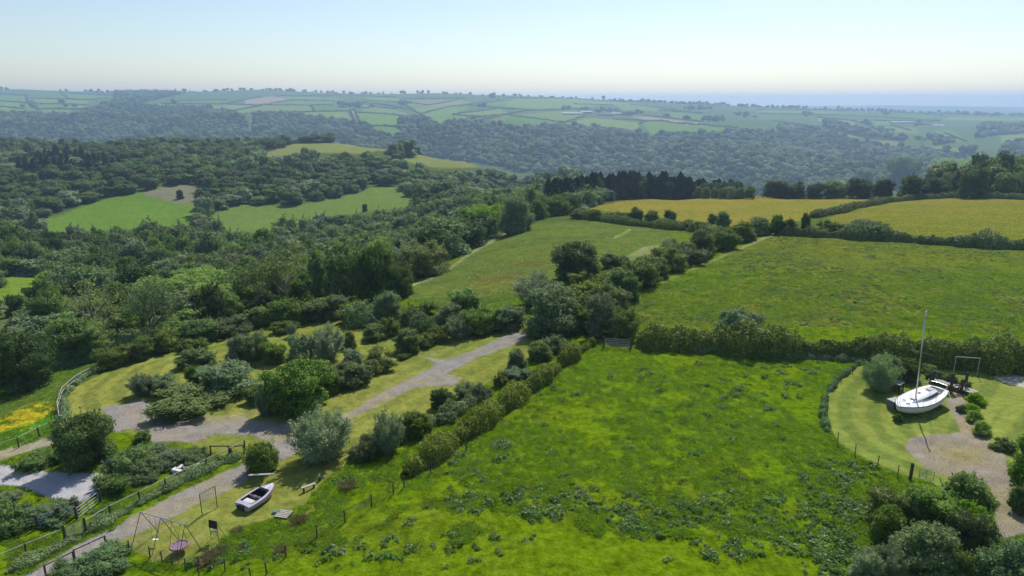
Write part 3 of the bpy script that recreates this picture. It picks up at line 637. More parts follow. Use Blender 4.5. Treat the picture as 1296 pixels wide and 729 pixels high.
holesB = [C4F, C5F, C1F, C2F, C3F, L1F, ROUGH_L, MEAD]
nearB = sow(WOOD_B, holesB+[BUT1], 88, 330, 8.6, g, clear=7.5)
farB = np.concatenate([sow(WOOD_B, holesB, 330, 620, 10.5, g, clear=9.5), sow(WOOD_B, holesB, 620, 1050, 11.0, g, clear=10)])
RIGHT_B = [(1090,243),(1300,249),(1400,249),(1400,170),(1200,190),(1090,215)]
rightB = sow(RIGHT_B, [BUT1, BUT2], 300, 900, 9.0, g)
def shift(P, dy=6): return [(x, y+dy) for x, y in P]
WD1 = F1([(-60,205),(150,215),(330,220),(420,195),(560,150),(560,105),(900,108),(640,165),(800,182),(1000,190),(1130,200),(1180,220),(1300,215),(1300,330),(-60,365)])
WD2 = F2([(0,212),(200,217),(330,232),(470,245),(560,280),(650,318),(740,312),(700,250),(800,232),(900,272),(1000,250),(1080,238),(1150,270),(1300,290),(1300,470),(0,340)])
WD3 = F3([(0,285),(200,272),(400,282),(640,300),(700,322),(900,312),(1150,298),(1300,300),(1300,640),(0,480)])
WD4 = F4([(0,262),(150,270),(330,300),(450,340),(560,362),(730,382),(780,400),(960,425),(1000,440),(1060,450),(1400,410),(1400,620),(0,640)])
WD4b = F4([(880,262),(1400,268),(1400,300),(1150,312),(1050,330),(1000,308)]); WD4c = F4([(700,332),(850,330),(950,348),(760,370)]); WD4d = F4([(200,246),(360,252),(560,305),(720,330),(700,342),(520,318),(360,284),(250,262)]); WD4e = F4([(1020,345),(1160,315),(1180,355),(1400,362),(1400,402),(1060,430)])
farD = np.concatenate([sow(p, [], 1300, 4600, 19, g) for p in (WD1, WD2, WD3, WD4, WD4b, WD4c, WD4d, WD4e)])
# tree clumps along the distant skyline and hedgerows
sk_ = []
for a, b, n_, Yq in [((0,113),(40,112),12,4400),((100,112),(560,116),120,4450),((560,120),(760,126),26,4300),((762,127),(835,131),60,4200),((840,131),(905,136),70,4150),((905,134),(1000,138),36,4100),((1000,138),(1190,143),60,4050),((1190,143),(1245,146),50,3900),((1245,146),(1296,148),10,4000)]:
    for _ in range(n_):
        t = g.random(); x_ = a[0]+(b[0]-a[0])*t; Y_ = Yq*(1+g.normal()*.012); X_ = (x_-648)/FOC/CP*Y_*.97; sk_.append((X_, Y_, hz(X_, Y_)))
FARM = [F2([(395,160),(575,178)]), F3([(345,185),(670,205)]), F3([(460,150),(780,150)])]
def project_xy(p): return project(p[0], p[1], p[2])
for zx, zy, n_, sp_ in [(108,175,3,6),(165,172,8,14),(320,172,3,8),(365,172,4,8),(845,155,4,12),(1015,182,9,30),(300,152,4,8)]:
    for _ in range(n_): p = at(zx/ZS+g.normal()*sp_/ZS*.5, 90+zy/ZS+g.normal()*.6, 1500); sk_.append(tuple(p))
for ox, zx, zy, n_, sp_ in [(320,480,170,26,90),(320,740,160,8,40),(320,1115,172,6,25),(320,1180,130,6,60),(640,370,188,5,30),(640,490,195,12,50),(640,610,207,14,60),(640,780,222,3,12),(640,880,235,5,20),(640,1020,240,22,60),(640,1170,215,10,40),(640,270,185,4,40),(640,930,185,20,60),(960,530,258,4,18),(960,260,215,6,60),(960,775,262,6,20),(960,600,285,9,60),(960,910,395,3,10),(960,515,318,2,6),(960,1010,395,12,45),(960,615,215,5,30),(960,840,330,14,90)]:
    for _ in range(n_): p = at(ox+(zx+g.normal()*sp_*.5)/ZS, 90+zy/ZS+g.normal()*.8, 1500); sk_.append(tuple(p))
farD = np.concatenate([farD, np.array(sk_)])
def stuffwood(name, P, protos, w0, w1, h0, h1, lab=None):
    n = len(P); wd = g.uniform(w0, w1, n); hh = g.uniform(h0, h1, n); tone = fbm(P[:, 0]/60, P[:, 1]/60, 3)
    idx = np.clip(((tone-.5)*2.6+.5+g.normal(size=n)*.22)*len(protos), 0, len(protos)-1).astype(int); hh = hh*(.8+.5*g.random(n)**2)*(.72+.6*fbm(P[:, 0]/110+9, P[:, 1]/110, 2))
    P = P.copy(); P[:, 2] -= .3
    return scatter(name, protos, P, np.stack([wd, wd*g.uniform(.85, 1.15, n), hh], -1), g.uniform(0, 6.28, n), idx)
stuffwood('far_woodland', farD, W_vfar, 15, 27, 11, 22)
con_zone = F1([(100,420),(560,470),(560,540),(330,500),(100,540)])
cp_ = inside(*project(farB[:, 0], farB[:, 1], farB[:, 2]), con_zone)
stuffwood('valley_woodland', farB[(~cp_) | (g.random(len(farB)) < .4)], W_far, 8, 18, 6.5, 13)
conP = farB[cp_]
stuffwood('conifer_plantation', np.concatenate([conP, conP+np.array((4, 3, 0))]), W_con, 5, 8, 7, 14)
stuffwood('woodland_beyond_field', rightB, W_far, 9, 15, 10, 18)
print('WOODS', len(nearB), len(farB), len(rightB), len(farD))
# ---- single trees and shrubs
def plant(name, kind, x, y, wd, ht, label, cat='tree', group=None, v=None, rz=None, wy=None, sink=.05, parts=True):
    protos = PR[kind]; k = random.randrange(len(protos)) if v is None else v % len(protos); cr, tr = protos[k]
    e = empty(name, (x, y, hz(x, y)-sink), random.uniform(0, 6.28) if rz is None else rz, label, cat, group)
    sc = (wd, wy or wd*random.uniform(.85, 1.2), ht)
    c = link('crown', cr, e); c.scale = sc
    if tr is not None and parts: t = link('trunk', tr, e); t.scale = sc
    return e
def shrub(name, kind, x0, x1, yt, yb, label, cat='shrub', group=None, v=None, ymin=0.0, hs=1.0, **k):
    """a plant seen between columns x0..x1 from yt (top) to yb (foot)"""
    wpx = x1-x0; p = at((x0+x1)/2, yb, ymin); d = math.atan2(CAMH-p.z, math.hypot(p.x, p.y))
    p = at((x0+x1)/2, yb-.36*wpx*math.sin(d), ymin); m = mpp(p); wd = wpx*m
    _, pc = project(p.x, p.y, p.z); ht = max((float(pc)-yt)*m/math.cos(d)-.18*wd*math.sin(d), .35*wd)*hs
    nf = 1 if p.y > 140 else 0
    return plant(name, kind, p.x, p.y, wd*1.05, ht*(1.0 if nf else .98), label, cat, group, v, **k)
S = shrub
# --- shrubs of the pitches between lawn and track
S('shrub','thorn',193,280,484,530,'broad brownish thorn shrub at the edge of the gravel turning area')
S('willow_shrub','willow',162,200,464,504,'small grey willow with bare tips, leftmost of the clump above the gravel turning area')
S('shrub','pale',192,232,470,502,'greyish leafy shrub right of the small willow beside the gravel turning area')
S('shrub','dark' if 0 else 'green',236,262,462,492,'dark green shrub behind the broad brownish thorn')
S('shrub','pale',246,326,455,506,'large rounded grey-green bush along the lawn behind the thorn shrub')
S('willow_shrub','willow',322,350,478,530,'young grey willow shoots at the left foot of the biggest bush')
S('shrub','green',338,420,455,530,'biggest dense green bush on the pitches casting shade on the grass')
S('shrub','green',310,345,486,512,'low green bush behind the young willow shoots')
S('shrub','pale',283,322,418,462,'grey-green bush at the upper left of the pitches', v=1)
S('willow_shrub','willow',304,348,409,460,'tall grey willow bush left of the yellow-green bush')
S('shrub','bright',331,364,430,462,'yellow-green bush between two grey willows')
S('shrub','pale',360,402,421,464,'grey-green rounded bush beside the yellow-green one')
S('willow_shrub','willow',388,438,400,461,'tallest silvery willow in the middle of the pitches')
S('shrub','round',432,452,420,444,'small dark shrub right of the tallest silvery willow')
S('shrub','thorn',344,372,402,424,'low shrub behind the grey willows by the upper lawn')
S('shrub','thorn',366,380,404,416,'small shrub standing on the upper lawn strip')
S('willow_shrub','willow',363,376,403,428,'slim pale willow sapling on the upper lawn strip')
S('shrub','green',455,494,408,434,'green bush on the grass strip below the hedge belt')
S('shrub','gold',484,508,398,427,'yellow-green bush touching the hedge belt')
S('shrub','green',497,536,415,450,'round mid green bush on the grass strip beside the track')
S('shrub','green',504,520,446,456,'little clipped green cushion on the pitch below the round bush')
S('shrub','gold',530,550,418,442,'small yellow-green shrub right of the round bush')
S('shrub','gold',540,567,408,436,'yellowish shrub beside the grey willow at the end of the strip')
S('willow_shrub','willow',564,601,393,432,'grey willow at the end of the strip near the track')
S('shrub','gold',455,500,438,474,'olive yellow bush in the middle of the pitches')
S('shrub','thorn',420,472,452,492,'dark brownish thorn between the biggest bush and the olive yellow bush')
S('shrub','thorn',404,432,466,500,'dark thorn shrub hugging the right side of the biggest bush')
S('shrub','pale',430,462,440,468,'pale bush above the dark brownish thorn')
S('shrub','green',225,275,440,470,'leafy green bush at the back of the long clump')
S('shrub','thorn',228,262,424,446,'rough mound of shrubs on the mown lawn')
# --- row along the pitch edge
S('willow_tree','willow',368,445,504,594,'large silvery willow beside the track with the longest shade on the lawn', 'tree')
S('round_tree','green',312,357,555,602,'round dark little tree by the drive above the plank on a post', 'tree')
S('shrub','thorn',440,482,548,584,'low dark thorn right of the large silvery willow')
S('willow_shrub','willow',468,514,508,578,'slender silvery willow in the row between pitch and pasture')
S('shrub','green',508,550,518,556,'leafy green bush right of the slender silvery willow')
S('shrub','bramble',548,580,514,538,'pale bramble bush below the dark ball shaped tree')
S('ball_tree','round',545,572,491,520,'dark ball shaped small tree at the pitch edge', 'tree')
S('willow_shrub','willow',574,602,477,506,'silvery bush above the pasture strip, left of a matching leafy bush')
S('shrub','bramble',592,624,482,512,'leafy pale green bush on the pasture strip')
S('shrub','gold',624,642,468,490,'small yellow-brown thorn on the pasture strip')
S('shrub','pale',638,670,440,470,'silvery rounded bush near the bend of the track')
S('shrub','bramble',632,672,462,482,'low pale bramble below the silvery rounded bush')
S('shrub','green',668,700,430,458,'leafy green shrub where the track meets the trees')
S('shrub','bramble',684,716,417,447,'tall spiky bramble bush near the field gate')
S('shrub','bramble',706,734,430,452,'pale bramble between the spiky bush and the golden hedge end')
# --- far left foreground
S('dark_tree','round',-12,66,415,503,'big dark tree at the left edge above the flower patch', 'tree')
S('dark_tree','green',66,138,400,466,'big dark broad tree right of the one at the left edge', 'tree')
S('dark_tree','green',38,92,366,420,'bright topped tree between the two big dark ones', 'tree')
S('broad_bush','green',76,146,521,596,'big dark bush over the concrete yard with a bright leafy top', 'shrub')
S('bramble_mound','bramble',22,80,572,597,'low bramble mound left of the big dark bush by the yard')
S('bramble_mound','bramble',135,196,556,604,'bramble mound right of the big dark bush')
S('bramble_mound','bramble',180,238,562,596,'bramble mound reaching towards the short rail fences')
S('bramble_mound','bramble',216,262,566,590,'dark bramble tangle next to the short rail fences')
S('bramble_mound','bramble',120,170,592,626,'narrow bramble bank along the lower right edge of the yard')
S('bramble_mound','bramble',158,205,580,612,'bramble bank beside the pale rail above the grass')
S('small_bush','green',170,191,543,562,'small round bush beside the gravel turning area')
S('bramble_mound','bramble',-10,44,628,676,'big bramble mass at the left edge below the yard')
S('bramble_mound','bramble',36,96,640,664,'bramble mass between the yard and the pipe rails')
S('willow_shrub','willow',-6,30,618,642,'wispy willow shoots above the bramble mass at the left edge')
S('bramble_mound','bramble',84,160,688,735,'dark nettle and bramble mound at the bottom left beside the drive')
S('bramble_mound','bramble',56,100,710,745,'bramble mound cut by the lower edge, left of the dark nettle mound')
# --- slope trees on the left
S('bare_tree','bare',88,168,352,448,'half dead tree with pale bare trunk and thin top', 'tree', hs=1.0)
S('open_tree','open',164,224,356,440,'airy tree with dark visible limbs on the left slope', 'tree', v=0)
S('open_tree','open',206,300,342,404,'wide airy light green tree with dark limbs', 'tree', v=2)
S('bare_tree','open',296,366,318,404,'grey branchy tree with thin leaves above the hedge belt', 'tree', v=1)
S('bare_tree','bare',330,400,318,396,'nearly leafless branchy tree next to the lime green tree', 'tree')
S('tree','bright',384,420,316,378,'lime green tree beside the dark oaks', 'tree')
S('tree','green',408,466,308,384,'tall green oak left of the darkest tree', 'tree')
S('tree','round',452,504,314,386,'darkest dense tree on the slope edge', 'tree')
S('tree','gold',508,572,300,354,'broad olive tree with a rusty top by the meadow corner', 'tree')
S('tree','green',552,602,278,322,'dense green tree above the meadow path', 'tree')
S('tree','open',578,640,258,306,'light green airy tree above the meadow path', 'tree', v=2)
S('tree','pale',628,676,246,298,'rounded grey-green tree left of the pines', 'tree')
S('tree','green',668,694,252,280,'green tree at the left end of the pine belt', 'tree')
S('tree','round',692,728,246,272,'dark rounded bush tree at the corner of the meadow', 'tree')
S('tree','thorn',490,524,330,378,'shadowy thorn tree below the olive tree', 'tree')
S('tree','pale',476,520,300,345,'grey-green tree behind the darkest tree', 'tree')
# --- belt of bushes between meadow and pitches
belt = [(128,170,434,468,'thorn','left end bush of the hedge belt below the bare trunk'),(160,204,424,458,'green','green bush of the hedge belt below the airy tree'),(196,240,412,448,'thorn','dark bush of the hedge belt at the bend of the lawn'),(232,280,402,438,'green','deep green bush of the hedge belt above the lawn stripes'),(272,322,394,428,'thorn','broad thorn of the hedge belt above the lawn'),
 (312,352,386,416,'green','green bush of the hedge belt where the lawn narrows'),(342,396,374,414,'green','large leafy bush of the hedge belt below the bare trees'),(386,440,366,408,'thorn','broad bush of the hedge belt with dark underside'),(430,476,372,412,'bramble','soft green bush of the hedge belt below the darkest tree'),(466,512,364,410,'pale','pale bush of the hedge belt above the yellow-green shrub'),
 (506,556,376,414,'thorn','thorn bush of the hedge belt in the middle'),(548,590,382,418,'pale','greyish bush of the hedge belt left of the bright tree'),(562,622,360,408,'bright','bright green tree in the hedge belt below the meadow'),(584,632,384,426,'thorn','dark bush of the hedge belt right of the bright tree'),(622,664,382,420,'pale','grey bush of the hedge belt next to the great grey-green tree')]
for a in belt: S('belt_shrub', a[4], a[0], a[1], a[2], a[3], a[5], group='bushes of the belt between meadow and pitches')
S('great_tree','pale',654,740,360,430,'great grey-green tree where the track ends', 'tree', v=0)
S('grey_tree','willow',645,714,335,392,'silvery grey tree behind the great grey-green tree', 'tree')
S('round_tree','round',702,760,306,358,'dark round tree standing alone in the meadow edge', 'tree')
S('tree','pale',736,784,370,428,'grey-green tree left of the field gate', 'tree')
S('tree','thorn',768,808,384,432,'dark thorn tree directly above the field gate', 'tree')
S('tree','green',706,748,384,424,'leafy tree between the great tree and the gate', 'tree')
# --- broad bushy hedge running up between meadow and north field
ridge = [(716,776,352,392,'gold','blossoming cream tipped thorn beside the dark round tree'),(742,790,356,400,'thorn','thorn bush at the foot of the bushy field boundary'),(762,812,340,384,'green','green bush of the field boundary beside the worn edge'),(720,752,340,362,'gold','pale flowering bush between the meadow and the dark thorn'),(785,836,324,366,'thorn','broad thorn of the field boundary'),
 (808,846,322,354,'green','middle green bush of the field boundary'),(826,870,308,346,'gold','olive thorn of the field boundary'),(834,862,296,322,'willow','grey willow tip in the field boundary'),(846,892,302,336,'thorn','thorn beside the olive one in the field boundary'),(872,906,290,326,'green','green bush in the upper field boundary'),(884,912,284,306,'pale','silvery bush over the upper field boundary'),
 (898,934,286,318,'thorn','thorn near the top of the field boundary'),(920,958,280,308,'green','leafy bush close to the top of the field boundary'),(942,978,274,300,'pale','pale bush at the top corner of the field boundary'),(762,792,316,342,'thorn','isolated dark thorn on the meadow side')]
for a in ridge: S('boundary_bush', a[4], a[0], a[1], a[2], a[3], a[5], group='bushes of the slanting field boundary')
# small trees between meadow and buttercup field
top = [(724,748,262,278,'thorn'),(744,766,264,280,'green'),(764,786,266,281,'thorn'),(782,800,268,281,'green'),(795,815,263,283,'round'),(813,836,266,285,'green'),(838,856,266,284,'round'),(834,850,274,287,'thorn'),(856,878,276,292,'thorn'),(874,898,280,294,'green'),(896,908,271,284,'round'),(903,926,267,288,'pale'),(926,944,282,294,'thorn')]
tl = ['low thorn at the left end of the row','low green bush second along the row','dark low thorn in the row','small green bush in the row','dark round bush standing highest in the left part of the row','loose green bush right of the dark round one','dark ball shaped bush in the middle of the row','low thorn below the ball shaped bush','thorn where the row turns down','green bush below the silvery pair','small dark bush of the pair above the row','silvery round bush of the pair above the row','last thorn of the row before the corner']
for a, l in zip(top, tl): S('row_bush', a[4], a[0], a[1], a[2], a[3], l+' under the buttercup field', group='bushes between meadow and buttercup field', ymin=120)
for a in [(972,990,270,298,'green','green bush at the corner of the buttercup field'),(985,1008,277,299,'round','dark bush right of the field corner'),(1011,1026,270,298,'round','tall dark bush in the hedge below the second buttercup field'),(1030,1064,276,300,'thorn','broad dark thorn in the hedge right of the tall bush'),(1072,1126,278,303,'green','wide green bush arching over the hedge')]: S('hedge_bush', a[4], a[0], a[1], a[2], a[3], a[5], ymin=100)
def brow(name, kind, x0, x1, yt, Yq, label, cat='tree', group=None):
    xm = (x0+x1)/2; Xq = (xm-648)/FOC*Yq/(CP+.13*SP); zq = hz(Xq, Yq); _, pb = project(Xq, Yq, zq); m = Yq/FOC
    return plant(name, kind, Xq, Yq, (x1-x0)*m*1.1, max((float(pb)-yt)*m, 5), label, cat, group)
# --- trees behind the buttercup fields
row = [(965,1000,229,250,'round'),(998,1020,231,250,'round'),(1020,1042,233,250,'round'),(1040,1070,230,250,'green'),(1068,1104,226,251,'round'),(1102,1128,227,252,'round'),(1134,1170,223,250,'round'),(1166,1196,225,250,'round')]
for i, a in enumerate(row):
    brow('field_tree', a[4], a[0], a[1], a[2], 345 if a[0] < 1130 else 318, ['dark rounded tree at the left end of the row behind the buttercup fields','second, smaller dark tree of the row behind the buttercup fields','third tree of the row, small and round, behind the buttercup fields','loose green tree fourth in the row behind the buttercup fields','wide dark tree fifth in the row behind the buttercup fields','upright dark tree right of the wide one behind the buttercup fields','tall dark tree above the curved clipped hedge','last dark tree of the row before the gap'][i], 'tree', 'trees in a row behind the buttercup fields')
S('field_tree','round',1214,1246,214,252,'lone leaning dark tree in the gap of the clipped hedge','tree', ymin=200)
for a in [(1188,1216,218,248,'pale','pale tree left of the lone leaning tree'),(1186,1240,200,236,'open','bare topped grey tree beyond the clipped hedge'),(1248,1284,208,244,'pale','grey-green round tree beyond the clipped hedge'),(1262,1330,196,236,'green','dark tree on the right skyline of the wood'),(1280,1320,210,252,'open','branchy tree at the right edge beyond the clipped hedge'),(1120,1160,200,238,'green','olive tree behind the row with reddish top'),(1076,1108,212,240,'pale','grey tree behind the row')]: S('wood_tree', a[4], a[0], a[1], a[2], a[3], a[5], 'tree', ymin=240)
# pines
gp = random.Random(4); k = 0
xs_ = 694.0
while xs_ < 932:
    t = (xs_-694)/238; w_ = gp.uniform(14, 20) ; base_ = 262-13*min(1, t*1.5)+gp.uniform(-2, 0); tp = 224-6*math.sin(min(1, t*1.3)*2.6)+gp.uniform(-3, 5)+(5 if t > .75 else 0)
    for q in (0, 1):
        xq = xs_+q*4; Yq = 300+80*min(1, t*2.2)+q*9+gp.uniform(0, 8); Xq = (xq-648)/FOC*Yq*1.0/ (CP+.13*SP); zq = hz(Xq, Yq); _, pb = project(Xq, Yq, zq)
        hq = min(max((float(pb)-tp)*Yq/FOC*.98, 9), 19); kd = 'needle' if (t < .8 or q) and gp.random() < .85 else 'm_dark'
        plant('pine_tree', kd, Xq, Yq, w_*Yq/FOC*(1 if kd == 'needle' else 1.3), hq*(1 if kd == 'needle' else .8), 'tall dark pine in the belt behind the buttercup field', 'pine', 'pines in the belt behind the buttercup field')
    xs_ += gp.uniform(5.5, 8)
for x_ in (727, 733, 756, 760, 798, 830, 858, 872, 884, 893, 905, 915, 925, 935, 948): S('understorey_bush', 'pale' if int(x_) % 2 else 'green', x_-7, x_+7, 236, 252, 'pale leafy bush under the dark pines', 'shrub', 'bushes under the pines', ymin=250)
# --- lower right
S('wood_tree','green',1188,1250,596,668,'dark leafy tree over the bend of the gravel drive','tree')
S('wood_tree','thorn',1202,1254,636,708,'deep green tree shading the drive','tree')
S('wood_tree','bright',1150,1220,610,680,'bright green tree in the lower right thicket','tree')
S('wood_tree','bright',1186,1236,630,690,'fresh green tree in the middle of the thicket','tree')
S('thicket_bush','thorn',1104,1162,610,668,'dark thorn at the pasture side of the thicket')
S('thicket_bush','green',1098,1140,640,690,'green bush low on the pasture side of the thicket')
S('elder_bush','pale',1126,1208,660,740,'elder with cream blossom heads at the bottom of the thicket')
S('elder_bush','willow',1100,1150,680,740,'grey wispy bush cut by the lower edge')
S('elder_bush','pale',1074,1116,694,742,'pale nettle clump left of the elder')
S('thicket_bush','thorn',1180,1226,690,745,'shadowed bush between elder and drive')
S('thicket_bush','lime',1128,1152,716,742,'lime green clump at the lower edge')
S('drive_weed','lime',1240,1254,674,690,'small lime green weed clump at the drive edge')
S('dense_shrub','bramble',1240,1330,676,770,'dense fresh green bush in the bottom right corner', v=0)
S('hedge_tree','green',1274,1340,526,632,'leafy green tree at the right edge above the drive','tree')
S('hedge_tree','bramble',1278,1306,604,652,'shaded lower bush at the right edge above the drive','shrub')
S('hedge_tree','thorn',1256,1280,552,572,'small spiky bush between lawn and the leafy tree at the right edge')
S('garden_tree','willow',1088,1134,440,500,'feathery green conifer bush left of the sailing boat','shrub')
S('garden_tree','pale',1092,1140,443,488,'yellow tipped bush behind the feathery conifer','shrub')
S('garden_bush','round',1126,1162,452,484,'dark bush directly behind the mast')
S('garden_tree','open',1148,1180,432,462,'thin leafy sapling against the hedge behind the mast','tree', v=2)
for a in [(1164,1184,458,474,'bright','bright bush behind the sailing boat'),(1176,1198,464,482,'bramble','broad leafed bush behind the cockpit'),(1194,1212,470,488,'bramble','grey leafy bush behind the walkway posts'),(1212,1228,480,490,'green','low bush at the end of the pale walkway')]: S('garden_bush', a[4], a[0], a[1], a[2], a[3], a[5])
for i, a in enumerate([(1224,1246,494,512),(1218,1238,508,524),(1222,1242,516,536),(1230,1254,528,552)]): S('lime_shrub','lime', a[0], a[1], a[2], a[3], ['lime green cushion shrub nearest the walkway','lime green cushion shrub second from the walkway','lime green cushion shrub third from the walkway','largest lime green cushion shrub at the near end of the row'][i], group='lime green cushion shrubs along the drive')
S('grass_clump','bramble',1210,1222,508,522,'reddish weed clump left of the lime shrubs')
S('boat_weed','bramble',1130,1141,520,534,'weedy clump under the bow of the sailing boat')
# tree in the long hedge
S('hedge_tree','pale',904,959,384,440,'round pale topped tree rising from the long hedge','tree')
# fields on the valley side
for a in [(248,273,238,272,'m_oak','round tree between the two valley pastures'),(246,264,262,284,'m_pale','pale tree below the round one between the valley pastures'),(224,232,240,252,'m_dark','tiny lone tree in the upper valley pasture'),(458,466,258,268,'m_dark','lone bush at the foot of the right valley pasture'),(36,54,268,304,'m_oak','rounded tree at the left corner of the valley pasture'),(86,118,282,316,'m_pale','pale wide tree under the valley pasture'),(168,216,280,318,'m_oak','pair topped dark tree under the valley pasture'),(8,32,372,402,'m_dark','dark bush below the small left pasture'),(36,54,364,386,'m_dark','dark bush at the corner of the small left pasture'),(392,424,268,304,'m_pale','pale tree under the right valley pasture'),(345,372,274,306,'m_oak','rounded tree under the right valley pasture'),(510,524,180,200,'m_dark','lone dark tree between the two ridge pastures')]:
    S('valley_tree', a[4], a[0], a[1], a[2], a[3], a[5], 'tree', ymin=140)
# --- woodland: the trees that show largest stand singly, the rest as one mass
d_ = np.hypot(nearB[:, 0], nearB[:, 1]); ordr = np.argsort(d_)
ind, rest = nearB[ordr[:225]], nearB[ordr[225:]]
for p in ind:
    kk = random.choices(['m_oak', 'm_dark', 'm_pale', 'bright', 'thorn', 'willow'], [4.5, 1.6, 5, 1.3, 1.2, 1.8])[0]
    sc = 1 if p[1] > 140 else .72
    lk = {'m_oak': 'mid green', 'm_dark': 'dark green', 'm_pale': 'greyish green', 'bright': 'fresh light green', 'thorn': 'low olive thorny', 'willow': 'feathery silvery'}[kk]
    plant('woodland_tree', kk, p[0], p[1], random.uniform(7.5, 14)*sc, random.uniform(5, 10.5)*sc, lk+' tree among others in the wood on the left valley slope', 'tree', lk+' trees of the wood on the left slope', sink=.3)
midp = [x[0] for k_ in ('m_dark', 'm_oak', 'm_oak', 'm_pale', 'm_pale') for x in PR[k_]]
stuffwood('slope_woodland', rest, midp, 7.5, 15, 5.5, 11.5)
# ------------------------------------------------------------------ hedges
def hedge(name, pts, wd, ht, mat, label, n_per_m, leaf, seed, group=None, ymin=0.0, pxpts=True, lump=.35, rag=.32):
    g = np.random.default_rng(seed); W = [at(x, y, ymin) for x, y in pts]
    O = W[0].copy(); seg = [(b-a).length for a, b in zip(W[:-1], W[1:])]; Lg = sum(seg); n = int(Lg*n_per_m*(1.8 if leaf < 1 else 1)); leaf = leaf*(.74 if leaf < 1 else 1)
    cum = np.concatenate([[0], np.cumsum(seg)])
    WA = np.array([tuple(p) for p in W])
    def pos(s):
        i = np.clip(np.searchsorted(cum, s, side='right')-1, 0, len(seg)-1); t = (s-cum[i])/np.array(seg)[i]; return WA[i]+(WA[i+1]-WA[i])*t[:, None], (WA[i+1]-WA[i])/np.array(seg)[i][:, None]
    def rad(s):
        q = 1+lump*(fbm(s/wd*.75+seed*3.3, s*0+seed, 3)-.5)*3.4; e = np.clip(np.minimum(s, Lg-s)/(wd*.5), .25, 1)**.5; return q*e
    s = g.random(n)*Lg; c, tn = pos(s); nrm = np.stack([-tn[:, 1], tn[:, 0], 0*s], -1); nrm /= np.linalg.norm(nrm, axis=1)[:, None]
    th = g.uniform(-.1, math.pi+.1, n); rr_ = (1-.35*g.random(n)**2)*rad(s)*(1+rag*1.6*(fbm(s*1.25+seed, th*1.6+seed, 2)-.45))
    off = np.cos(th)*rr_*wd/2; zz = np.maximum(np.abs(np.sin(th))**.85*rr_*ht*(1+.5*(fbm(s/1.9+seed*7, s*0+3, 2)-.5)), .02)
    c2 = c+nrm*off[:, None]; c2[:, 2] = H(c2[:, 0], c2[:, 1])+zz
    nr = nrm*np.cos(th)[:, None]+np.array([0, 0, 1])*np.sin(th)[:, None]+g.normal(size=(n, 3))*.55; nr /= np.linalg.norm(nr, axis=1)[:, None]
    P, F = leaf_quads(c2, nr, leaf*(.6+.8*g.random(n)), g); lv = np.repeat(np.clip(.5*fbm(s/wd*1.3, s*0+seed)+.5*g.random(n), 0, .99), 4)
    # inner body
    m = max(2, int(Lg/(wd*.4))); ss = np.linspace(.02, Lg-.02, m); cc, tt = pos(ss); nn = np.stack([-tt[:, 1], tt[:, 0], 0*ss], -1); nn /= np.linalg.norm(nn, axis=1)[:, None]
    K = 7; body = []
    for j in range(K):
        a = math.pi*j/(K-1); q = cc+nn*(math.cos(a)*rad(ss)*wd*.36)[:, None]; q[:, 2] = H(q[:, 0], q[:, 1])+math.sin(a)**.85*rad(ss)*ht*.62-.03; body.append(q)
    B = np.stack(body, 1).reshape(-1, 3); o0 = len(P)
    BF = np.array([(o0+i*K+j, o0+i*K+j+1, o0+(i+1)*K+j+1, o0+(i+1)*K+j) for i in range(m-1) for j in range(K-1)])
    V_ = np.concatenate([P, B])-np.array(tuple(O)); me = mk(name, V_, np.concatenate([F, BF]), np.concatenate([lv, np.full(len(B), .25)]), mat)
    return tag(link(name, me, None, O), label, 'hedge', group)
hedge('hedge', [(806,436),(860,440),(940,446),(1040,450),(1130,456),(1210,462),(1330,470)], 4.0, 3.1, L['thorn'], 'long tall dark hedge behind the bright pasture and the sailing boat', 330, .26, 1)
hedge('hedge', [(514,604),(560,572),(620,531),(680,487),(722,455),(752,434)], 2.0, 1.5, L['gold'], 'olive bushy hedge slanting along the left side of the bright pasture', 420, .16, 2, lump=.5)
hedge('hedge', [(442,584),(500,560),(560,532),(610,506)], 1.5, .9, L['thorn'], 'low broken hedge under the silvery willows at the pitch edge', 300, .17, 3, lump=.6)
hedge('hedge', [(985,298),(1040,300),(1110,303),(1180,309),(1250,313),(1330,318)], 3.2, 2.3, L['thorn'], 'dark hedge between the north field and the second buttercup field', 180, .34, 4, ymin=100, lump=.5)
hedge('clipped_hedge', [(1028,276),(1062,270),(1090,263),(1120,257),(1160,252.5),(1224,250.5)], 3.0, 2.2, L['thorn'], 'long clipped hedge curving between the two buttercup fields', 100, .4, 5, ymin=150, lump=.1)
hedge('clipped_hedge', [(1236,250.5),(1270,251.5),(1330,253)], 3.0, 2.3, L['thorn'], 'clipped hedge right of the lone leaning tree', 100, .4, 6, ymin=150, lump=.1)
hedge('hedge', [(700,398),(740,384),(780,366),(820,342),(860,322),(905,308),(950,297),(978,293)], 4.6, 2.2, L['thorn'], 'wide thorny boundary hedge rising to the corner of the buttercup field', 210, .3, 7, lump=.5)
hedge('hedge', [(600,424),(560,420),(500,414),(440,412)], 3.0, 2.0, L['bramble'], 'low bramble hedge along the top of the pitches', 220, .22, 8, lump=.6)
hedge('hedge', [(730,276),(770,281),(830,288),(880,293),(940,296)], 3.0, 1.7, L['thorn'], 'thin low hedge between the meadow and the first buttercup field', 120, .32, 9, ymin=120, lump=.6)
hedge('bramble_edge', [(840,441),(900,445),(980,450),(1050,455),(1092,457)], 1.6, .7, L['pale'], 'whitish nettle and bramble fringe in front of the long hedge', 250, .16, 10, lump=.7)
hedge('weed_edge', [(1092,458),(1062,478),(1044,504),(1041,530),(1048,548)], .6, .4, L['dock'], 'weedy fringe under the wire fence around the boat lawn', 220, .12, 11, lump=.7)
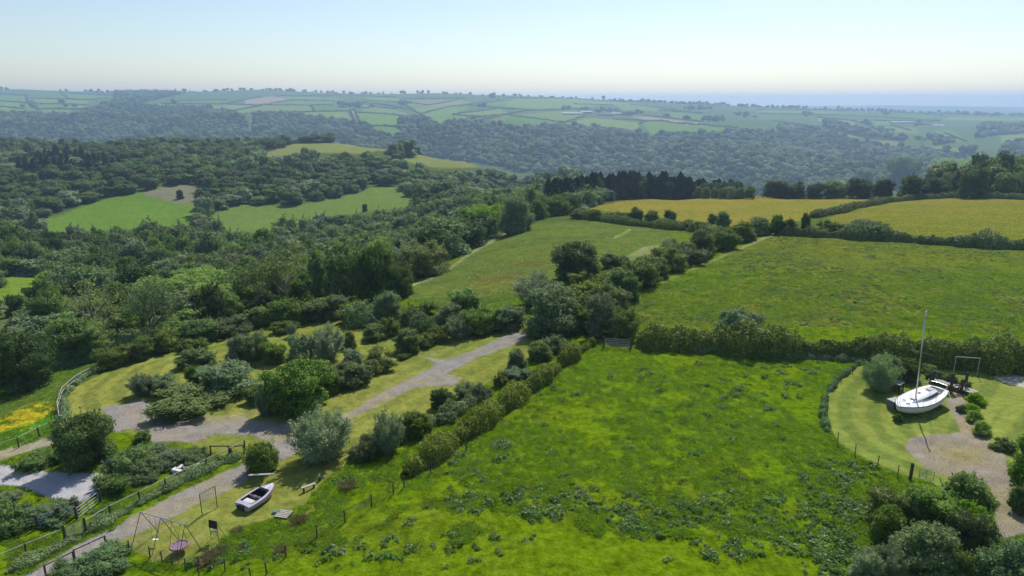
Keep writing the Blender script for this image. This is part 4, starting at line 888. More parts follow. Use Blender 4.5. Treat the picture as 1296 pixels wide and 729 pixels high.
hedge('weed_edge', [(75,560),(82,530),(80,505),(100,482),(130,468)], 1.0, .7, L['willow'], 'scrubby growth along the pale rail fence beside the lawn', 220, .15, 12, lump=.9)
hedge('grass_bank', [(8,726),(80,690),(170,640),(240,603),(306,576)], 1.2, .45, L['dock'], 'rank grass bank under the rail fence along the drive', 300, .13, 13, lump=.7)
hedge('scrub_bank', [(60,470),(110,458),(170,442),(230,426),(300,410)], 5.5, 1.6, L['bramble'], 'rough scrub bank on the slope above the lawn fence', 240, .26, 14, lump=.8)
# hedges of the distant farmland
FH = [(0,[(0,112),(120,118)]),(0,[(0,145),(130,155)]),(0,[(0,172),(130,185)]),(0,[(122,115),(138,160),(190,190)]),(0,[(150,133),(430,140),(540,128)]),(0,[(190,158),(420,163)]),(0,[(195,183),(410,186)]),(0,[(290,100),(330,135)]),(0,[(330,108),(560,120)]),(0,[(780,158),(1080,160),(1266,166)]),(0,[(860,143),(1100,140)]),(0,[(1140,190),(1266,170)]),(0,[(1100,158),(1266,125)]),(0,[(1190,208),(1266,202)]),
 (320,[(0,172),(190,140)]),(320,[(180,140),(400,143)]),(320,[(60,165),(390,165)]),(320,[(110,122),(460,118),(700,128)]),(320,[(0,201),(450,195),(490,190)]),(320,[(490,185),(516,252)]),(320,[(470,190),(500,255)]),(320,[(500,200),(680,210),(780,228)]),(320,[(510,150),(640,165),(760,188)]),(320,[(540,263),(690,270),(745,300)]),(320,[(560,170),(700,185)]),(320,[(550,143),(720,150),(770,185),(810,210)]),
 (320,[(720,150),(860,166),(1000,138)]),(320,[(810,210),(940,176),(1100,155),(1266,140)]),(320,[(970,210),(1100,195),(1200,181),(1266,186)]),(320,[(970,212),(1100,222),(1180,216),(1266,208)]),(320,[(1110,235),(1200,222)]),(320,[(1040,165),(1266,185)]),(320,[(730,134),(1030,134)]),(320,[(280,168),(300,194)]),
 (640,[(0,180),(150,190),(330,185)]),(640,[(0,210),(100,192),(330,186)]),(640,[(20,215),(280,247)]),(640,[(0,132),(300,132),(600,150)]),(640,[(250,263),(390,215)]),(640,[(330,185),(560,190)]),(640,[(520,233),(700,243),(1130,277)]),(640,[(650,258),(680,245)]),(640,[(660,215),(960,246)]),(640,[(600,160),(760,180),(950,210)]),(640,[(740,190),(960,205)]),(640,[(330,160),(520,165)]),
 (960,[(0,205),(400,215),(880,240)]),(960,[(280,225),(450,240),(560,266)]),(960,[(370,290),(520,325),(690,340)]),(960,[(640,260),(740,290)]),(960,[(560,240),(880,246)]),(960,[(0,186),(500,190),(900,215)]),(960,[(790,370),(970,402)]),(960,[(900,300),(1010,342)]),(960,[(60,240),(350,280)]),(960,[(1170,302),(1289,300)])]
for i, (ox, pts) in enumerate(FH):
    pp = frm(ox, 90, ZS, pts); q = []
    for a, b in zip(pp[:-1], pp[1:]):
        for t in (0, .25, .5, .75): q.append((a[0]+(b[0]-a[0])*t, a[1]+(b[1]-a[1])*t))
    q.append(pp[-1])
    hedge('field_hedge', q, 7, 3.4, L['dark'], 'thin dark hedge between fields on the far hillside', 4, 2.2, 100+i, 'hedges dividing the far hillside fields', ymin=1500, lump=.5)
# ------------------------------------------------------------------ grass tufts and docks
def blade_mesh(name, n, h, spread, wid, mat, seed, lean=.5):
    g = np.random.default_rng(seed); a = g.uniform(0, 6.28, n); r = spread*g.random(n)**.6; c = np.stack([np.cos(a)*r, np.sin(a)*r, 0*r-.03], -1)
    d = np.stack([np.cos(a)*lean, np.sin(a)*lean, 1+0*a], -1)+g.normal(size=(n, 3))*.25; d /= np.linalg.norm(d, axis=1)[:, None]; L_ = h*g.uniform(.5, 1.1, n)[:, None]
    s = np.cross(d, g.normal(size=(n, 3))); s /= np.linalg.norm(s, axis=1)[:, None]
    P = np.stack([c-s*wid, c+s*wid, c+d*L_*.6+s*wid*.8, c+d*L_+np.array([0, 0, -.12])*L_], 1).reshape(-1, 3)
    return mk(name, P, np.arange(n*4).reshape(-1, 4), np.repeat(g.random(n)*.99, 4), mat)
def dock_mesh(name, n, size, spread, h, mat, seed):
    g = np.random.default_rng(seed); P, F, lv = lobed([((g.normal()*spread*1.1, g.normal()*spread*1.1, h*.2), (spread*g.uniform(.5, 1.2), spread*g.uniform(.5, 1.2), h*g.uniform(.3, .6))) for _ in range(6)], n, size, g, 0, spread=1.3, asp=1.8, zmin=-.05)
    return mk(name, P, F, lv, mat)
TUFT = [blade_mesh('tuft', 26, .26, .22, .022, L['grass'], 500+i) for i in range(3)]+[blade_mesh('tuft', 22, .34, .2, .02, L['gold'], 510)]
DOCK = [dock_mesh('dock', 150, .13, .28, .45, L['dock'], 520+i) for i in range(3)]+[dock_mesh('dock', 130, .12, .3, .55, L['bramble'], 524)]
def bild(G, x, y):    # sample a per-vertex field of the ground grid
    ia = np.clip(np.searchsorted(thc, np.arctan2(x, y)), 0, nA-1); ir = np.clip(np.searchsorted(rr, np.hypot(x, y)), 0, nR-1); return G[ia, ir]
def sprinkle(n, ymax, g, ymin=42, power=1.0):
    y = ymin+(ymax-ymin)*g.random(n)**power; x = (g.random(n)*2-1)*y*.86; return x, y
g = np.random.default_rng(900)
x, y = sprinkle(90000, 118, g, power=1.15); z = bild(Z, x, y); hm = bild(hardmask, x, y); ppx, ppy = project(x, y, z)
dn = fbm(x/7, y/7, 3)*.7+fbm(x/1.8, y/1.8, 2)*.5
bush = ~inside(ppx, ppy, YARD)
ok = (hm < .25) & (dn > .50) & (ppy < 745) & (ppx > -20) & (ppx < 1316) & bush
x, y, z = x[ok], y[ok], z[ok]; n = len(x); sc = g.uniform(.5, 1.25, n)
scatter('rough_grass', TUFT, np.stack([x, y, z], -1), np.stack([sc, sc, sc*g.uniform(.6, 1.2, n)], -1), g.uniform(0, 6.28, n), np.where(g.random(n) < .07, 3, g.integers(0, 3, n)))
# docks and thistles gather in patches of the bright pasture
DP = [(600,635,30,14,20),(655,625,26,9,14),(690,650,40,16,24),(735,625,30,9,14),(775,640,30,14,20),(800,660,20,16,26),(840,655,50,18,24),(905,640,50,16,22),(960,625,50,14,22),(1000,660,70,22,50),(1060,695,50,25,90),(1070,645,40,20,44),(930,690,80,24,34),(1110,655,30,20,36),(590,600,30,20,20),(640,565,10,14,24),(700,500,60,25,14),(860,480,80,20,26),(950,500,70,22,26),(1000,475,40,14,18),(880,530,120,40,20),(1060,610,60,30,60),(300,708,40,14,14),(420,700,60,20,12),(560,690,120,30,30),(820,600,200,50,40),(205,590,30,8,26),(290,580,20,6,20),(130,650,50,14,14),(450,610,40,10,12)]
pts = []
for cx, cy_, sx, sy, n_ in DP:
    for _ in range(n_):
        q = at(cx+g.normal()*sx*.55, cy_+g.normal()*sy*.55)
        if q.y < 130 and bild(hardmask, np.array(q.x), np.array(q.y)) < .3: pts.append(tuple(q))
pts = np.array(pts); n = len(pts); sc = .3+.65*g.random(n)**1.7
scatter('dock_patches', DOCK, pts, np.stack([sc*1.15, sc*1.15, sc], -1), g.uniform(0, 6.28, n), g.integers(0, 4, n))
# darker weeds dotted over the north field
x, y = sprinkle(26000, 185, g, 88, .9); z = bild(Z, x, y); ppx, ppy = project(x, y, z); dn = fbm(x/9+4, y/9, 3)+.3*fbm(x/2, y/2)
ok = inside(ppx, ppy, FIELD_N) & (dn > .66); x, y, z = x[ok][:7500], y[ok][:7500], z[ok][:7500]; n = len(x); sc = g.uniform(.25, .7, n)
scatter('field_weeds', DOCK[:3]+TUFT[:1], np.stack([x, y, z], -1), np.stack([sc, sc, sc*.7], -1), g.uniform(0, 6.28, n), g.integers(0, 4, n))
# ------------------------------------------------------------------ materials of made things
GEL = plain('gelcoat', (.66,.67,.67), .4, noise=.16, spec=.5); GELP = plain('faded_gelcoat', (.36,.34,.42), .5, noise=.12, spec=.5); BLK = plain('black_vinyl', (.03,.03,.04), .6, noise=.3)
PINK = plain('pink_stripe', (.62,.28,.42), .5); GLASS = plain('dark_window', (.03,.04,.05), .15, noise=.1, spec=.6); ALU = plain('aluminium', (.55,.57,.6), .35, .8, noise=.08); GALV = plain('galvanised', (.42,.44,.46), .45, .6, noise=.2)
WOOD = plain('weathered_wood', (.22,.18,.14), .9, noise=.4, scale=8); DWOOD = plain('dark_post_wood', (.085,.07,.055), .95, noise=.4, scale=8); PLANK = plain('pale_plank', (.38,.365,.33), .85, noise=.3, scale=5); WIRE = plain('wire', (.10,.10,.10), .7, .2)
ROPE = plain('pink_rope', (.36,.13,.17), .7, noise=.2); WHITE = plain('white_paint', (.75,.75,.73), .5, noise=.1); GREY = plain('grey_render', (.16,.16,.17), .8); STEEL = plain('swing_steel', (.20,.17,.13), .7, .3, noise=.3); ROOF = plain('farm_roof', (.45,.47,.50), .7, noise=.15); SHED = plain('shed_wall', (.28,.26,.24), .9); HOUSEW = plain('house_wall', (.72,.70,.66), .8); SLATE = plain('slate', (.16,.16,.18), .8); RUBBLE = plain('pale_rubble', (.62,.60,.58), .9, noise=.5, scale=4); RUST = plain('rust_hull_underside', (.16,.12,.10), .9, noise=.4); ALGAE = plain('boat_dirt', (.26,.30,.22), .8, noise=.5); BOARD = plain('black_board', (.02,.022,.022), .5)
# ------------------------------------------------------------------ sailing boat
def boat():
    A, B = Vector((37.9, 61.5)), Vector((44.9, 65.9)); c = (A+B)/2; dr = (A-B).normalized(); rz = math.atan2(dr.y, dr.x); gz = hz(c.x, c.y)
    e = empty('sailing_boat', (c.x, c.y, gz-.42), rz, 'white sailing yacht leaning a little on the lawn with a tall bare mast', 'sailing boat')
    Lh = 4.1; st = []
    xs = [-4.1, -3.9, -3.3, -2.4, -1.2, 0, 1.2, 2.2, 3.0, 3.6, 4.0, 4.25]
    hb = [.92, 1.08, 1.28, 1.46, 1.6, 1.62, 1.5, 1.24, .88, .50, .19, .03]
    dep = [.45, .62, .85, 1.0, 1.08, 1.10, 1.06, .98, .86, .70, .5, .3]; sheer = lambda x: 1.62+.012*(x+.5)**2
    rings = []
    for x, b, d in zip(xs, hb, dep):
        s = sheer(x); R_ = []
        for k in range(11):
            t = (k/10-.5)*math.pi; yy = b*math.copysign(abs(math.sin(t))**.55, t); zz = s-d*abs(math.cos(t))**.8; R_.append((x, yy, zz))
        rings.append(R_)
    h = MB(); h.loft(rings, closed=False, cap=False); n = 11
    h.f.append(tuple(range(0, n))); ho = h.build('hull', GEL, e, smooth=True)
    sol = ho.modifiers.new('t', 'SOLIDIFY'); sol.thickness = .04
    rb = MB()
    for a, b_ in zip(rings[:-1], rings[1:]):
        for i in (0, -1): rb.tube(Vector(a[i])+Vector((0, math.copysign(.02, a[i][1]), -.05)), Vector(b_[i])+Vector((0, math.copysign(.02, b_[i][1]), -.05)), .045, n=6)
    rb.tube(Vector(rings[0][0]), Vector(rings[0][-1]), .045, n=6); rb.build('rubbing_strake', plain('teak_strake', (.12,.09,.07), .7), e)
    # deck with the cockpit well left open
    d = MB(); P = []; F = []
    for x, b in zip(xs, hb):
        s = sheer(x)
        for y in (-1, -.62, -.3, 0, .3, .62, 1): P.append((x, b*y, s+.05*(1-abs(y))))
    for i in range(len(xs)-1):
        for j in range(6):
            if 1 <= j <= 4 and 1 <= i <= 2: continue
            F.append((i*7+j, (i+1)*7+j, (i+1)*7+j+1, i*7+j+1))
    d.add(P, F); d.build('deck', GEL, e)
    w = MB(); x0, x1, wy = -3.85, -2.45, .62; zf = 1.12
    w.add([(x0, -wy, zf), (x1, -wy, zf), (x1, wy, zf), (x0, wy, zf), (x0, -wy, 1.7), (x1, -wy, 1.7), (x1, wy, 1.7), (x0, wy, 1.7)], [(0, 1, 2, 3), (0, 4, 5, 1), (1, 5, 6, 2), (2, 6, 7, 3), (3, 7, 4, 0)])
    w.box((-3.15, -.47, 1.36), (1.3, .26, .3)).box((-3.15, .47, 1.36), (1.3, .26, .3)); w.build('cockpit', plain('cockpit_floor', (.55,.56,.56), .6, noise=.2), e)
    cb = MB(); cr = []
    for x, hw, hh in [(-2.45, .82, .02), (-2.40, .82, .46), (-1.2, .86, .47), (0, .80, .40), (.9, .62, .30), (1.7, .40, .14), (2.1, .28, .03)]:
        s = sheer(x)+.02; cr.append([(x, -hw, s), (x, -hw*.86, s+hh*.8), (x, -hw*.5, s+hh), (x, 0, s+hh*1.06), (x, hw*.5, s+hh), (x, hw*.86, s+hh*.8), (x, hw, s)])
    cb.loft(cr, closed=False, cap=True); co = cb.build('cabin', GEL, e, smooth=False)
    for sgn in (-1, 1):
        wi = MB(); q = [(-2.2, .845, .12), (-2.2, .775, .33), (-1.1, .80, .33), (.1, .74, .26), (.75, .655, .12), (-.2, .80, .10), (-1.2, .86, .11)]
        wi.add([(x, sgn*(y+.012), sheer(x)+z_) for x, y, z_ in q], [tuple(range(7)) if sgn < 0 else tuple(range(6, -1, -1))]); wi.build('window', GLASS, co)
    ht = MB(); ht.box((1.25, 0, sheer(1.2)+.30), (.5, .5, .05)); ht.build('hatch', GELP, co); hs_ = MB(); hs_.box((-2.05, 0, sheer(-2)+.53), (.75, .62, .05)); hs_.build('hatch', GELP, co)
    m = MB(); mx = .75; m.tube((mx, 0, sheer(mx)+.25), (mx, 0, 11.2), .075, .055, 10); mo = m.build('mast', ALU, e, smooth=True)
    sp = MB(); sp.tube((mx, -1.25, 6.9), (mx, 1.25, 6.9), .022, n=6); sp.build('spreader', GREY, mo)
    hd = MB(); hd.tube((mx-.14, 0, 11.23), (mx+.16, 0, 11.23), .05, n=6).tube((mx, 0, 10.9), (mx, 0, 11.5), .012, n=5); hd.build('masthead', WHITE, mo)
    rg = MB()
    for sgn in (-1, 1): rg.path([(mx-.1, sgn*1.34, sheer(0)), (mx, sgn*1.25, 6.9), (mx, 0, 10.8)], .008, 4); rg.tube((mx-.5, sgn*1.38, sheer(0)), (mx, 0, 6.5), .008, n=4)
    rg.tube((4.15, 0, sheer(4.1)), (mx, 0, 10.8), .009, n=4).tube((-4.05, 0, sheer(-4)), (mx, 0, 10.85), .009, n=4); rg.build('rigging', WIRE, e)
    def rail(pts, posts, name):
        r_ = MB(); r_.path(pts, .014, 6)
        for a, b in posts: r_.tube(a, b, .016, n=6)
        r_.build(name, ALU, e)
    s = sheer
    rail([(3.2, -.62, s(3.2)+.55), (4.2, -.08, s(4)+.6), (4.2, .08, s(4)+.6), (3.2, .62, s(3.2)+.55)], [((3.2, -.62, s(3.2)), (3.2, -.62, s(3.2)+.55)), ((3.2, .62, s(3.2)), (3.2, .62, s(3.2)+.55)), ((4.0, -.15, s(4)), (4.2, -.08, s(4)+.6)), ((4.0, .15, s(4)), (4.2, .08, s(4)+.6))], 'bow_rail')
    rail([(-2.9, -1.15, s(-3)+.55), (-4.0, -.85, s(-4)+.55), (-4.1, 0, s(-4)+.55), (-4.0, .85, s(-4)+.55), (-2.9, 1.15, s(-3)+.55)], [((-2.9, -1.15, s(-3)), (-2.9, -1.15, s(-3)+.55)), ((-2.9, 1.15, s(-3)), (-2.9, 1.15, s(-3)+.55)), ((-4.0, -.85, s(-4)), (-4.0, -.85, s(-4)+.55)), ((-4.0, .85, s(-4)), (-4.0, .85, s(-4)+.55))], 'stern_rail')
    rail([(3.2, .62, s(3.2)+.5), (1.5, 1.2, s(1.5)+.5), (-.6, 1.38, s(0)+.5), (-2.9, 1.15, s(-3)+.55)], [((1.5, 1.2, s(1.5)), (1.5, 1.2, s(1.5)+.5)), ((-.6, 1.38, s(0)), (-.6, 1.38, s(0)+.5))], 'guard_rail')
    k = MB(); k.loft([[(-1.2, -.10, .75), (1.5, -.10, .75), (1.5, .10, .75), (-1.2, .10, .75)], [(-.9, -.07, .42), (.9, -.07, .42), (.9, .07, .42), (-.9, .07, .42)]]); k.build('keel', RUST, e)
    ru = MB(); ru.box((-4.18, 0, .95), (.10, .06, 1.5)); ru.build('rudder', WHITE, e)
    cr_ = MB()
    for x in (-2.2, 1.9):
        for sgn in (-1, 1): cr_.tube((x, sgn*1.25, .36), (x, sgn*.75, .98), .06, n=6)
        cr_.box((x, 0, .46), (.16, 2.7, .14))
    cr_.build('cradle', DWOOD, e)
    pa = MB()
    for (x, y, a, b) in [(2.6, .2, .35, .2), (1.9, -.6, .3, .12), (-1.5, .1, .4, .25), (-.3, -.2, .3, .2)]: pa.box((x, y, sheer(x)+(.075 if x > 1.5 else .515)), (a, b, .02), rz=x)
    pa.build('deck_fitting', GREY, e); e.rotation_euler = (Matrix.Rotation(R(-2.6), 3, 'Y') @ Matrix.Rotation(rz, 3, 'Z')).to_euler(); e.scale = (.92, .95, .97); e.location.x -= .25; e.location.y -= .2
boat()
def box_thing(name, px, py, size, mat, label, cat, rz=0, parts=None, bevel=.02):
    p = at(px, py); b = MB(); b.box((0, 0, size[2]/2), size); return tag(b.build(name, mat, None, p, rz, bevel), label, cat)
p = at(1131, 516); e = empty('storage_box', p, .35, 'dark grey storage box beside the bow of the sailing boat', 'box'); MB().box((0, 0, .42), (1.15, .85, .84)).build('body', GREY, e, bevel=.03); MB().box((0, 0, .87), (1.22, .92, .07)).build('lid', plain('pale_lid', (.38,.38,.40), .7), e, bevel=.02)
# stepladder like posts and walkway behind the boat
def post(name, px, py, h, r, mat, label, cat='post', sq=True):
    p = at(px, py); b = MB()
    if sq: b.box((0, 0, h/2-.05), (r*2, r*2, h+.1)); b.loft([[(-r, -r, h), (r, -r, h), (r, r, h), (-r, r, h)], [(-r*.3, -r*.3, h+r*.6), (r*.3, -r*.3, h+r*.6), (r*.3, r*.3, h+r*.6), (-r*.3, r*.3, h+r*.6)]])
    else: b.tube((0, 0, -.05), (0, 0, h), r, r*.9, 8)
    return tag(b.build(name, mat, None, p), label, cat)
def deck_walk(pts, wd, h, name, label, cat, mat):
    W = [at(*q) for q in pts]; o = W[0]; e = empty(name, o, 0, label, cat)
    for a, b in zip(W[:-1], W[1:]):
        d = b-a; d.z = 0; L_ = d.length; rz = math.atan2(d.y, d.x); c = (a+b)/2-o; m = MB(); n = int(L_/.22)
        for i in range(n):
            q = (i+.5)/n-.5; m.box((c.x+math.cos(rz)*L_*q, c.y+math.sin(rz)*L_*q, c.z+h), (L_/n*.88, wd, .05), rz=rz)
        m.build('planking', mat, e)
        s = MB()
        for q in (-.42, 0, .42):
            for y in (-.4, .4): s.box((c.x+math.cos(rz)*L_*q-math.sin(rz)*wd*y, c.y+math.sin(rz)*L_*q+math.cos(rz)*wd*y, c.z+h/2-.06), (.12, .12, h+.02), rz=rz)
        s.build('support', DWOOD, e)
deck_walk([(1128,492),(1141,496)], 1.3, .9, 'boarding_platform', 'small pale boarding platform on the far side of the yacht bow', 'platform', PLANK)
deck_walk([(1176,482),(1202,489),(1234,501)], 1.2, .35, 'boardwalk', 'pale timber walkway running behind the yacht to the lime shrubs', 'walkway', PLANK)
for i, (x_, y_, h_, l_) in enumerate([(1177,486,1.3,'left of the pair behind the yacht stern rail'),(1180,485,1.4,'right of the pair behind the yacht stern rail'),(1203,494,1.9,'tall one at the left end of the low timber rails'),(1216,497,1.5,'in the middle of the low timber rails'),(1221,492,1.9,'tall one at the right end of the low timber rails'),(1198,498,.9,'short one next to the yacht stern')]): post('timber_post', x_, y_, h_, .11, DWOOD, 'dark timber post, '+l_)
def rail_fence(pts, name, label, cat='fence', h=1.1, rails=(.45, .95), step=2.4, pr=.06, rr_=.04, mat=WOOD, pmat=None, wires=(), top=None, ymin=0, box=True):
    W = [at(x, y, ymin) for x, y in pts]; o = W[0].copy(); e = empty(name, o, 0, label, cat); last = None; PP = []
    for a, b in zip(W[:-1], W[1:]):
        n = max(1, round((b-a).length/step))
        for i in range(n): PP.append(a+(b-a)*(i/n))
    PP.append(W[-1])
    for p in PP: p.z = hz(p.x, p.y)
    for i, p in enumerate(PP):
        q = p-o; b = MB(); hh = h*(1+.06*math.sin(i*3.1)); lean = Vector((math.sin(i*2.3)*.04, math.cos(i*1.7)*.04, hh)); b.tube(q+Vector((0, 0, -.15)), q+lean, pr, pr*.9, 6); b.build('post', pmat or mat, e)
    for z_ in rails:
        b = MB()
        for a, c in zip(PP[:-1], PP[1:]): b.tube(a-o+Vector((0, 0, z_)), c-o+Vector((0, 0, z_)), rr_, n=6)
        b.build('rail', mat if z_ != top else WOOD, e)
    for z_ in wires:
        b = MB()
        for a, c in zip(PP[:-1], PP[1:]): b.tube(a-o+Vector((0, 0, z_)), c-o+Vector((0, 0, z_)), .005, n=4)
        b.build('wire', WIRE, e)
    return e
rail_fence([(1203,499),(1221,496)], 'low_gate', 'dark low timber rails across the end of the drive by the yacht', h=1.0, rails=(.3, .6, .9), step=1.2, pr=.07, rr_=.06, mat=DWOOD)
LR = WOOD
rail_fence([(-6,718),(34,697),(84,690)], 'rail_fence', 'long timber rail fence at the bottom left, before the metal gate', h=1.15, rails=(1.05,), wires=(.35, .7), mat=PLANK, pmat=DWOOD, pr=.08) if 0 else None
rail_fence([(-8,722),(34,704),(83,684)], 'rail_fence', 'grey rail fence left of the small metal gate beside the drive', h=1.1, rails=(1.05,), wires=(.3, .55, .8), mat=PLANK, pmat=DWOOD, pr=.08, step=3)
rail_fence([(109,674),(140,655),(178,636),(210,620),(262,594),(292,580),(310,570)], 'rail_fence', 'long grey rail fence along the drive up to the short rails', h=1.1, rails=(1.05,), wires=(.3, .55, .8), mat=PLANK, pmat=DWOOD, pr=.08, step=3)
def gate(px0, py0, px1, py1, h, label, bars=5, mat=GALV, posts=True, name='metal_gate'):
    a, b = at(px0, py0), at(px1, py1); e = empty(name, a, 0, label, 'gate'); d = b-a; f = MB()
    for k in range(bars): z_ = .15+(h-.15)*k/(bars-1); f.tube(Vector((0, 0, z_)), d+Vector((0, 0, z_)), .025, n=6)
    for t in (.02, .5, .98): f.tube(d*t+Vector((0, 0, .15)), d*t+Vector((0, 0, h)), .025, n=6)
    f.tube(Vector((0, 0, .15)), d*.5+Vector((0, 0, h)), .02, n=6); f.build('gate_frame', mat, e)
    if posts:
        for q in (Vector((0, 0, 0))-d.normalized()*.12, d+d.normalized()*.12): MB().tube(q+Vector((0, 0, -.1)), q+Vector((0, 0, h+.25)), .11, .1, 8).build('gate_post', DWOOD, e)
    return e
gate(85, 683, 107, 675, 1.1, 'small galvanised bar gate in the rail fence beside the drive', 6)
gate(765, 440, 797, 442, 1.25, 'wide metal field gate at the corner between tall hedges', 6)
gate(99, 657, 126, 636, 1.0, 'pale metal rail gate at the lower corner of the concrete yard', 4)
rail_fence([(-6,684),(20,674),(48,668)], 'pipe_fence', 'greenish pipe rails at the left edge below the brambles', h=.95, rails=(.35, .65, .9), mat=plain('green_pipe', (.14,.22,.19), .6), pr=.05, rr_=.025, step=3)
gate(50, 668, 74, 660, 1.0, 'blue-green metal gate among the brambles beside the yard', 5, plain('blue_green_paint', (.10,.20,.24), .6))
gate(75, 660, 98, 652, 1.0, 'dark blue metal gate right of the blue-green one', 5, plain('dark_blue_paint', (.05,.08,.16), .6))
post('yard_post', 100, 652, 1.3, .13, DWOOD, 'stout dark post between the two yard gates')
rail_fence([(160,598),(178,585),(195,577)], 'yard_rail', 'thin pale rail half buried in brambles beyond the yard corner', h=.8, rails=(.75,), mat=PLANK, pr=.04, rr_=.03, step=2.6)
rail_fence([(267,576),(290,576)], 'short_rail', 'short single rail fence left of its twin near the drive', h=1.0, rails=(.95,), mat=DWOOD, step=4, pr=.08, rr_=.06)
rail_fence([(293,577),(309,575)], 'short_rail', 'short single rail fence next to the small round tree', h=1.0, rails=(.95,), mat=DWOOD, step=4, pr=.08, rr_=.06)
rail_fence([(95,709),(134,691)], 'drive_rail', 'low dark hand rail on the lower side of the drive', h=.9, rails=(.85,), mat=DWOOD, step=2.5, pr=.07, rr_=.05)
rail_fence([(58,729),(94,711)], 'drive_rail', 'low dark hand rail running out of the bottom edge', h=.9, rails=(.85,), mat=DWOOD, step=2.5, pr=.07, rr_=.05)
rail_fence([(-8,576),(24,566),(50,552),(76,541)], 'rail_fence', 'pale rail fence at the left edge under the bright flower meadow', h=1.1, rails=(1.05,), wires=(.4, .7), mat=PLANK, pmat=DWOOD, step=3, pr=.08)
rail_fence([(77,538),(74,520),(80,500),(98,484),(124,470)], 'rail_fence', 'pale rail fence curving round the outer lawn', h=1.1, rails=(1.05, .6), mat=PLANK, pmat=WOOD, step=2.6)
rail_fence([(128,468),(150,460),(182,447),(200,440)], 'wire_fence', 'dark wire fence continuing the pale rails above the lawn', h=1.0, rails=(), wires=(.3, .6, .9), pmat=DWOOD, step=3)
rail_fence([(1093,463),(1064,482),(1046,505),(1043,530),(1060,561),(1082,576),(1110,591),(1136,603)], 'wire_fence', 'wire fence on thin posts curving round the boat lawn', h=1.1, rails=(), wires=(.3, .6, .9), pmat=WOOD, step=3.4, pr=.045)
rail_fence([(850,441),(900,446),(960,450),(1020,455),(1060,458)], 'wire_fence', 'wire fence in front of the long tall hedge', h=1.0, rails=(), wires=(.5, .9), pmat=DWOOD, step=7, pr=.05)
rail_fence([(498,625),(470,640),(437,660),(401,680),(362,706),(338,728)], 'wire_fence', 'wire fence dividing the bright pasture from the play lawn', h=1.05, rails=(), wires=(.3, .6, .9), pmat=DWOOD, step=3.3, pr=.06)
rail_fence([(590,573),(545,600),(512,617)], 'wire_fence', 'old wire fence along the foot of the olive hedge', h=1.1, rails=(), wires=(.5, .9), pmat=DWOOD, step=6, pr=.06)
rail_fence([(164,699),(190,706),(206,712),(218,716),(235,722),(252,728)], 'picket_line', 'low wire fence with uneven posts below the swing frame', h=1.0, rails=(), wires=(.5, .85), pmat=DWOOD, step=1.7, pr=.05)
rail_fence([(252,720),(285,722),(318,734)], 'picket_line', 'posts and wire crossing the bottom edge right of the swing frame', h=1.0, rails=(), wires=(.5, .85), pmat=DWOOD, step=1.9, pr=.055)
post('gate_post', 1152, 606, 1.4, .09, DWOOD, 'black timber post at the lower edge of the boat lawn')
gate(1162, 607, 1181, 611, .95, 'pale metal gate next to the black post', 4, GALV, False)
# goal on the boat lawn
def frame_goal(x0, y0, x1, y1, h, r, mat, name, label, net=None, back=0):
    a, b = at(x0, y0), at(x1, y1); e = empty(name, a, 0, label, 'goal'); d = b-a; m = MB(); m.path([Vector((0, 0, -.05)), Vector((0, 0, h)), d+Vector((0, 0, h)), d+Vector((0, 0, -.05))], r, 8); m.build('frame', mat, e)
    if net:
        n_ = MB(); k = net
        for i in range(1, k): t = i/k; n_.tube(d*t+Vector((0, 0, .25)), d*t+Vector((0, 0, h)), .012, n=4)
        for i in range(6): z_ = .25+(h-.25)*i/5; n_.tube(Vector((0, 0, z_)), d+Vector((0, 0, z_)), .012, n=4)
        n_.build('net', ROPE if 0 else PLANK, e)
frame_goal(1206, 474, 1236, 476, 2.15, .045, GALV, 'goal_frame', 'thin bare goal frame in front of the hedge right of the yacht')
frame_goal(256, 652, 275, 641, 1.9, .04, STEEL, 'climbing_net', 'rope climbing net between two steel posts on the play lawn', net=7)
# plank on a post
p = at(332, 610); e = empty('plank_table', p, R(-4), 'weathered plank fixed on a single post near the speed boat', 'bench'); a_ = at(316, 608)-p; b_ = at(348, 604)-p
MB().box((0, 0, .32), (.12, .12, .75)).build('post', DWOOD, e); bb = MB(); bb.box((0, 0, .74), (2.2, .22, .06), rz=R(10), ry=0); bb.build('plank', PLANK, e)
# bench
p = at(391, 620); e = empty('bench', p, R(38), 'pale plank bench at the edge of the tree shade', 'bench'); MB().box((0, 0, .42), (1.25, .26, .06)).build('seat', PLANK, e, bevel=.01)
for s_ in (-.45, .45): MB().box((s_, 0, .19), (.1, .22, .42)).build('leg', DWOOD, e)
p = at(405, 608); e = empty('marker_post', p, 0, 'dark post with a small white plate in the tree shade', 'post'); MB().box((0, 0, .3), (.18, .18, .7)).build('post', DWOOD, e); MB().box((0, -.1, .52), (.16, .02, .22)).build('plate', WHITE, e)
# pallet
p = at(359, 653); e = empty('pallet', p, R(-12), 'grey timber pallet lying in the long grass by a brown tuft', 'pallet'); m = MB()
for i in range(5): m.box((0, -.42+i*.21, .20), (1.15, .15, .035))
m.build('deck_board', plain('grey_pallet', (.36,.33,.30), .9, noise=.3), e); m = MB()
for x_ in (-.5, 0, .5): m.box((x_, 0, .10), (.1, .95, .16))
m.build('bearer', DWOOD, e)
p = at(351, 650); tag(MB().loft([[(-.5, -.3, 0), (.4, -.3, 0), (.4, .35, 0), (-.5, .35, 0)], [(-.3, -.15, .22), (.3, -.2, .3), (.25, .2, .26), (-.3, .2, .18)]]).build('tarpaulin', plain('green_tarp', (.10,.19,.15), .6), None, p), 'crumpled green sheet beside the pallet', 'sheet')
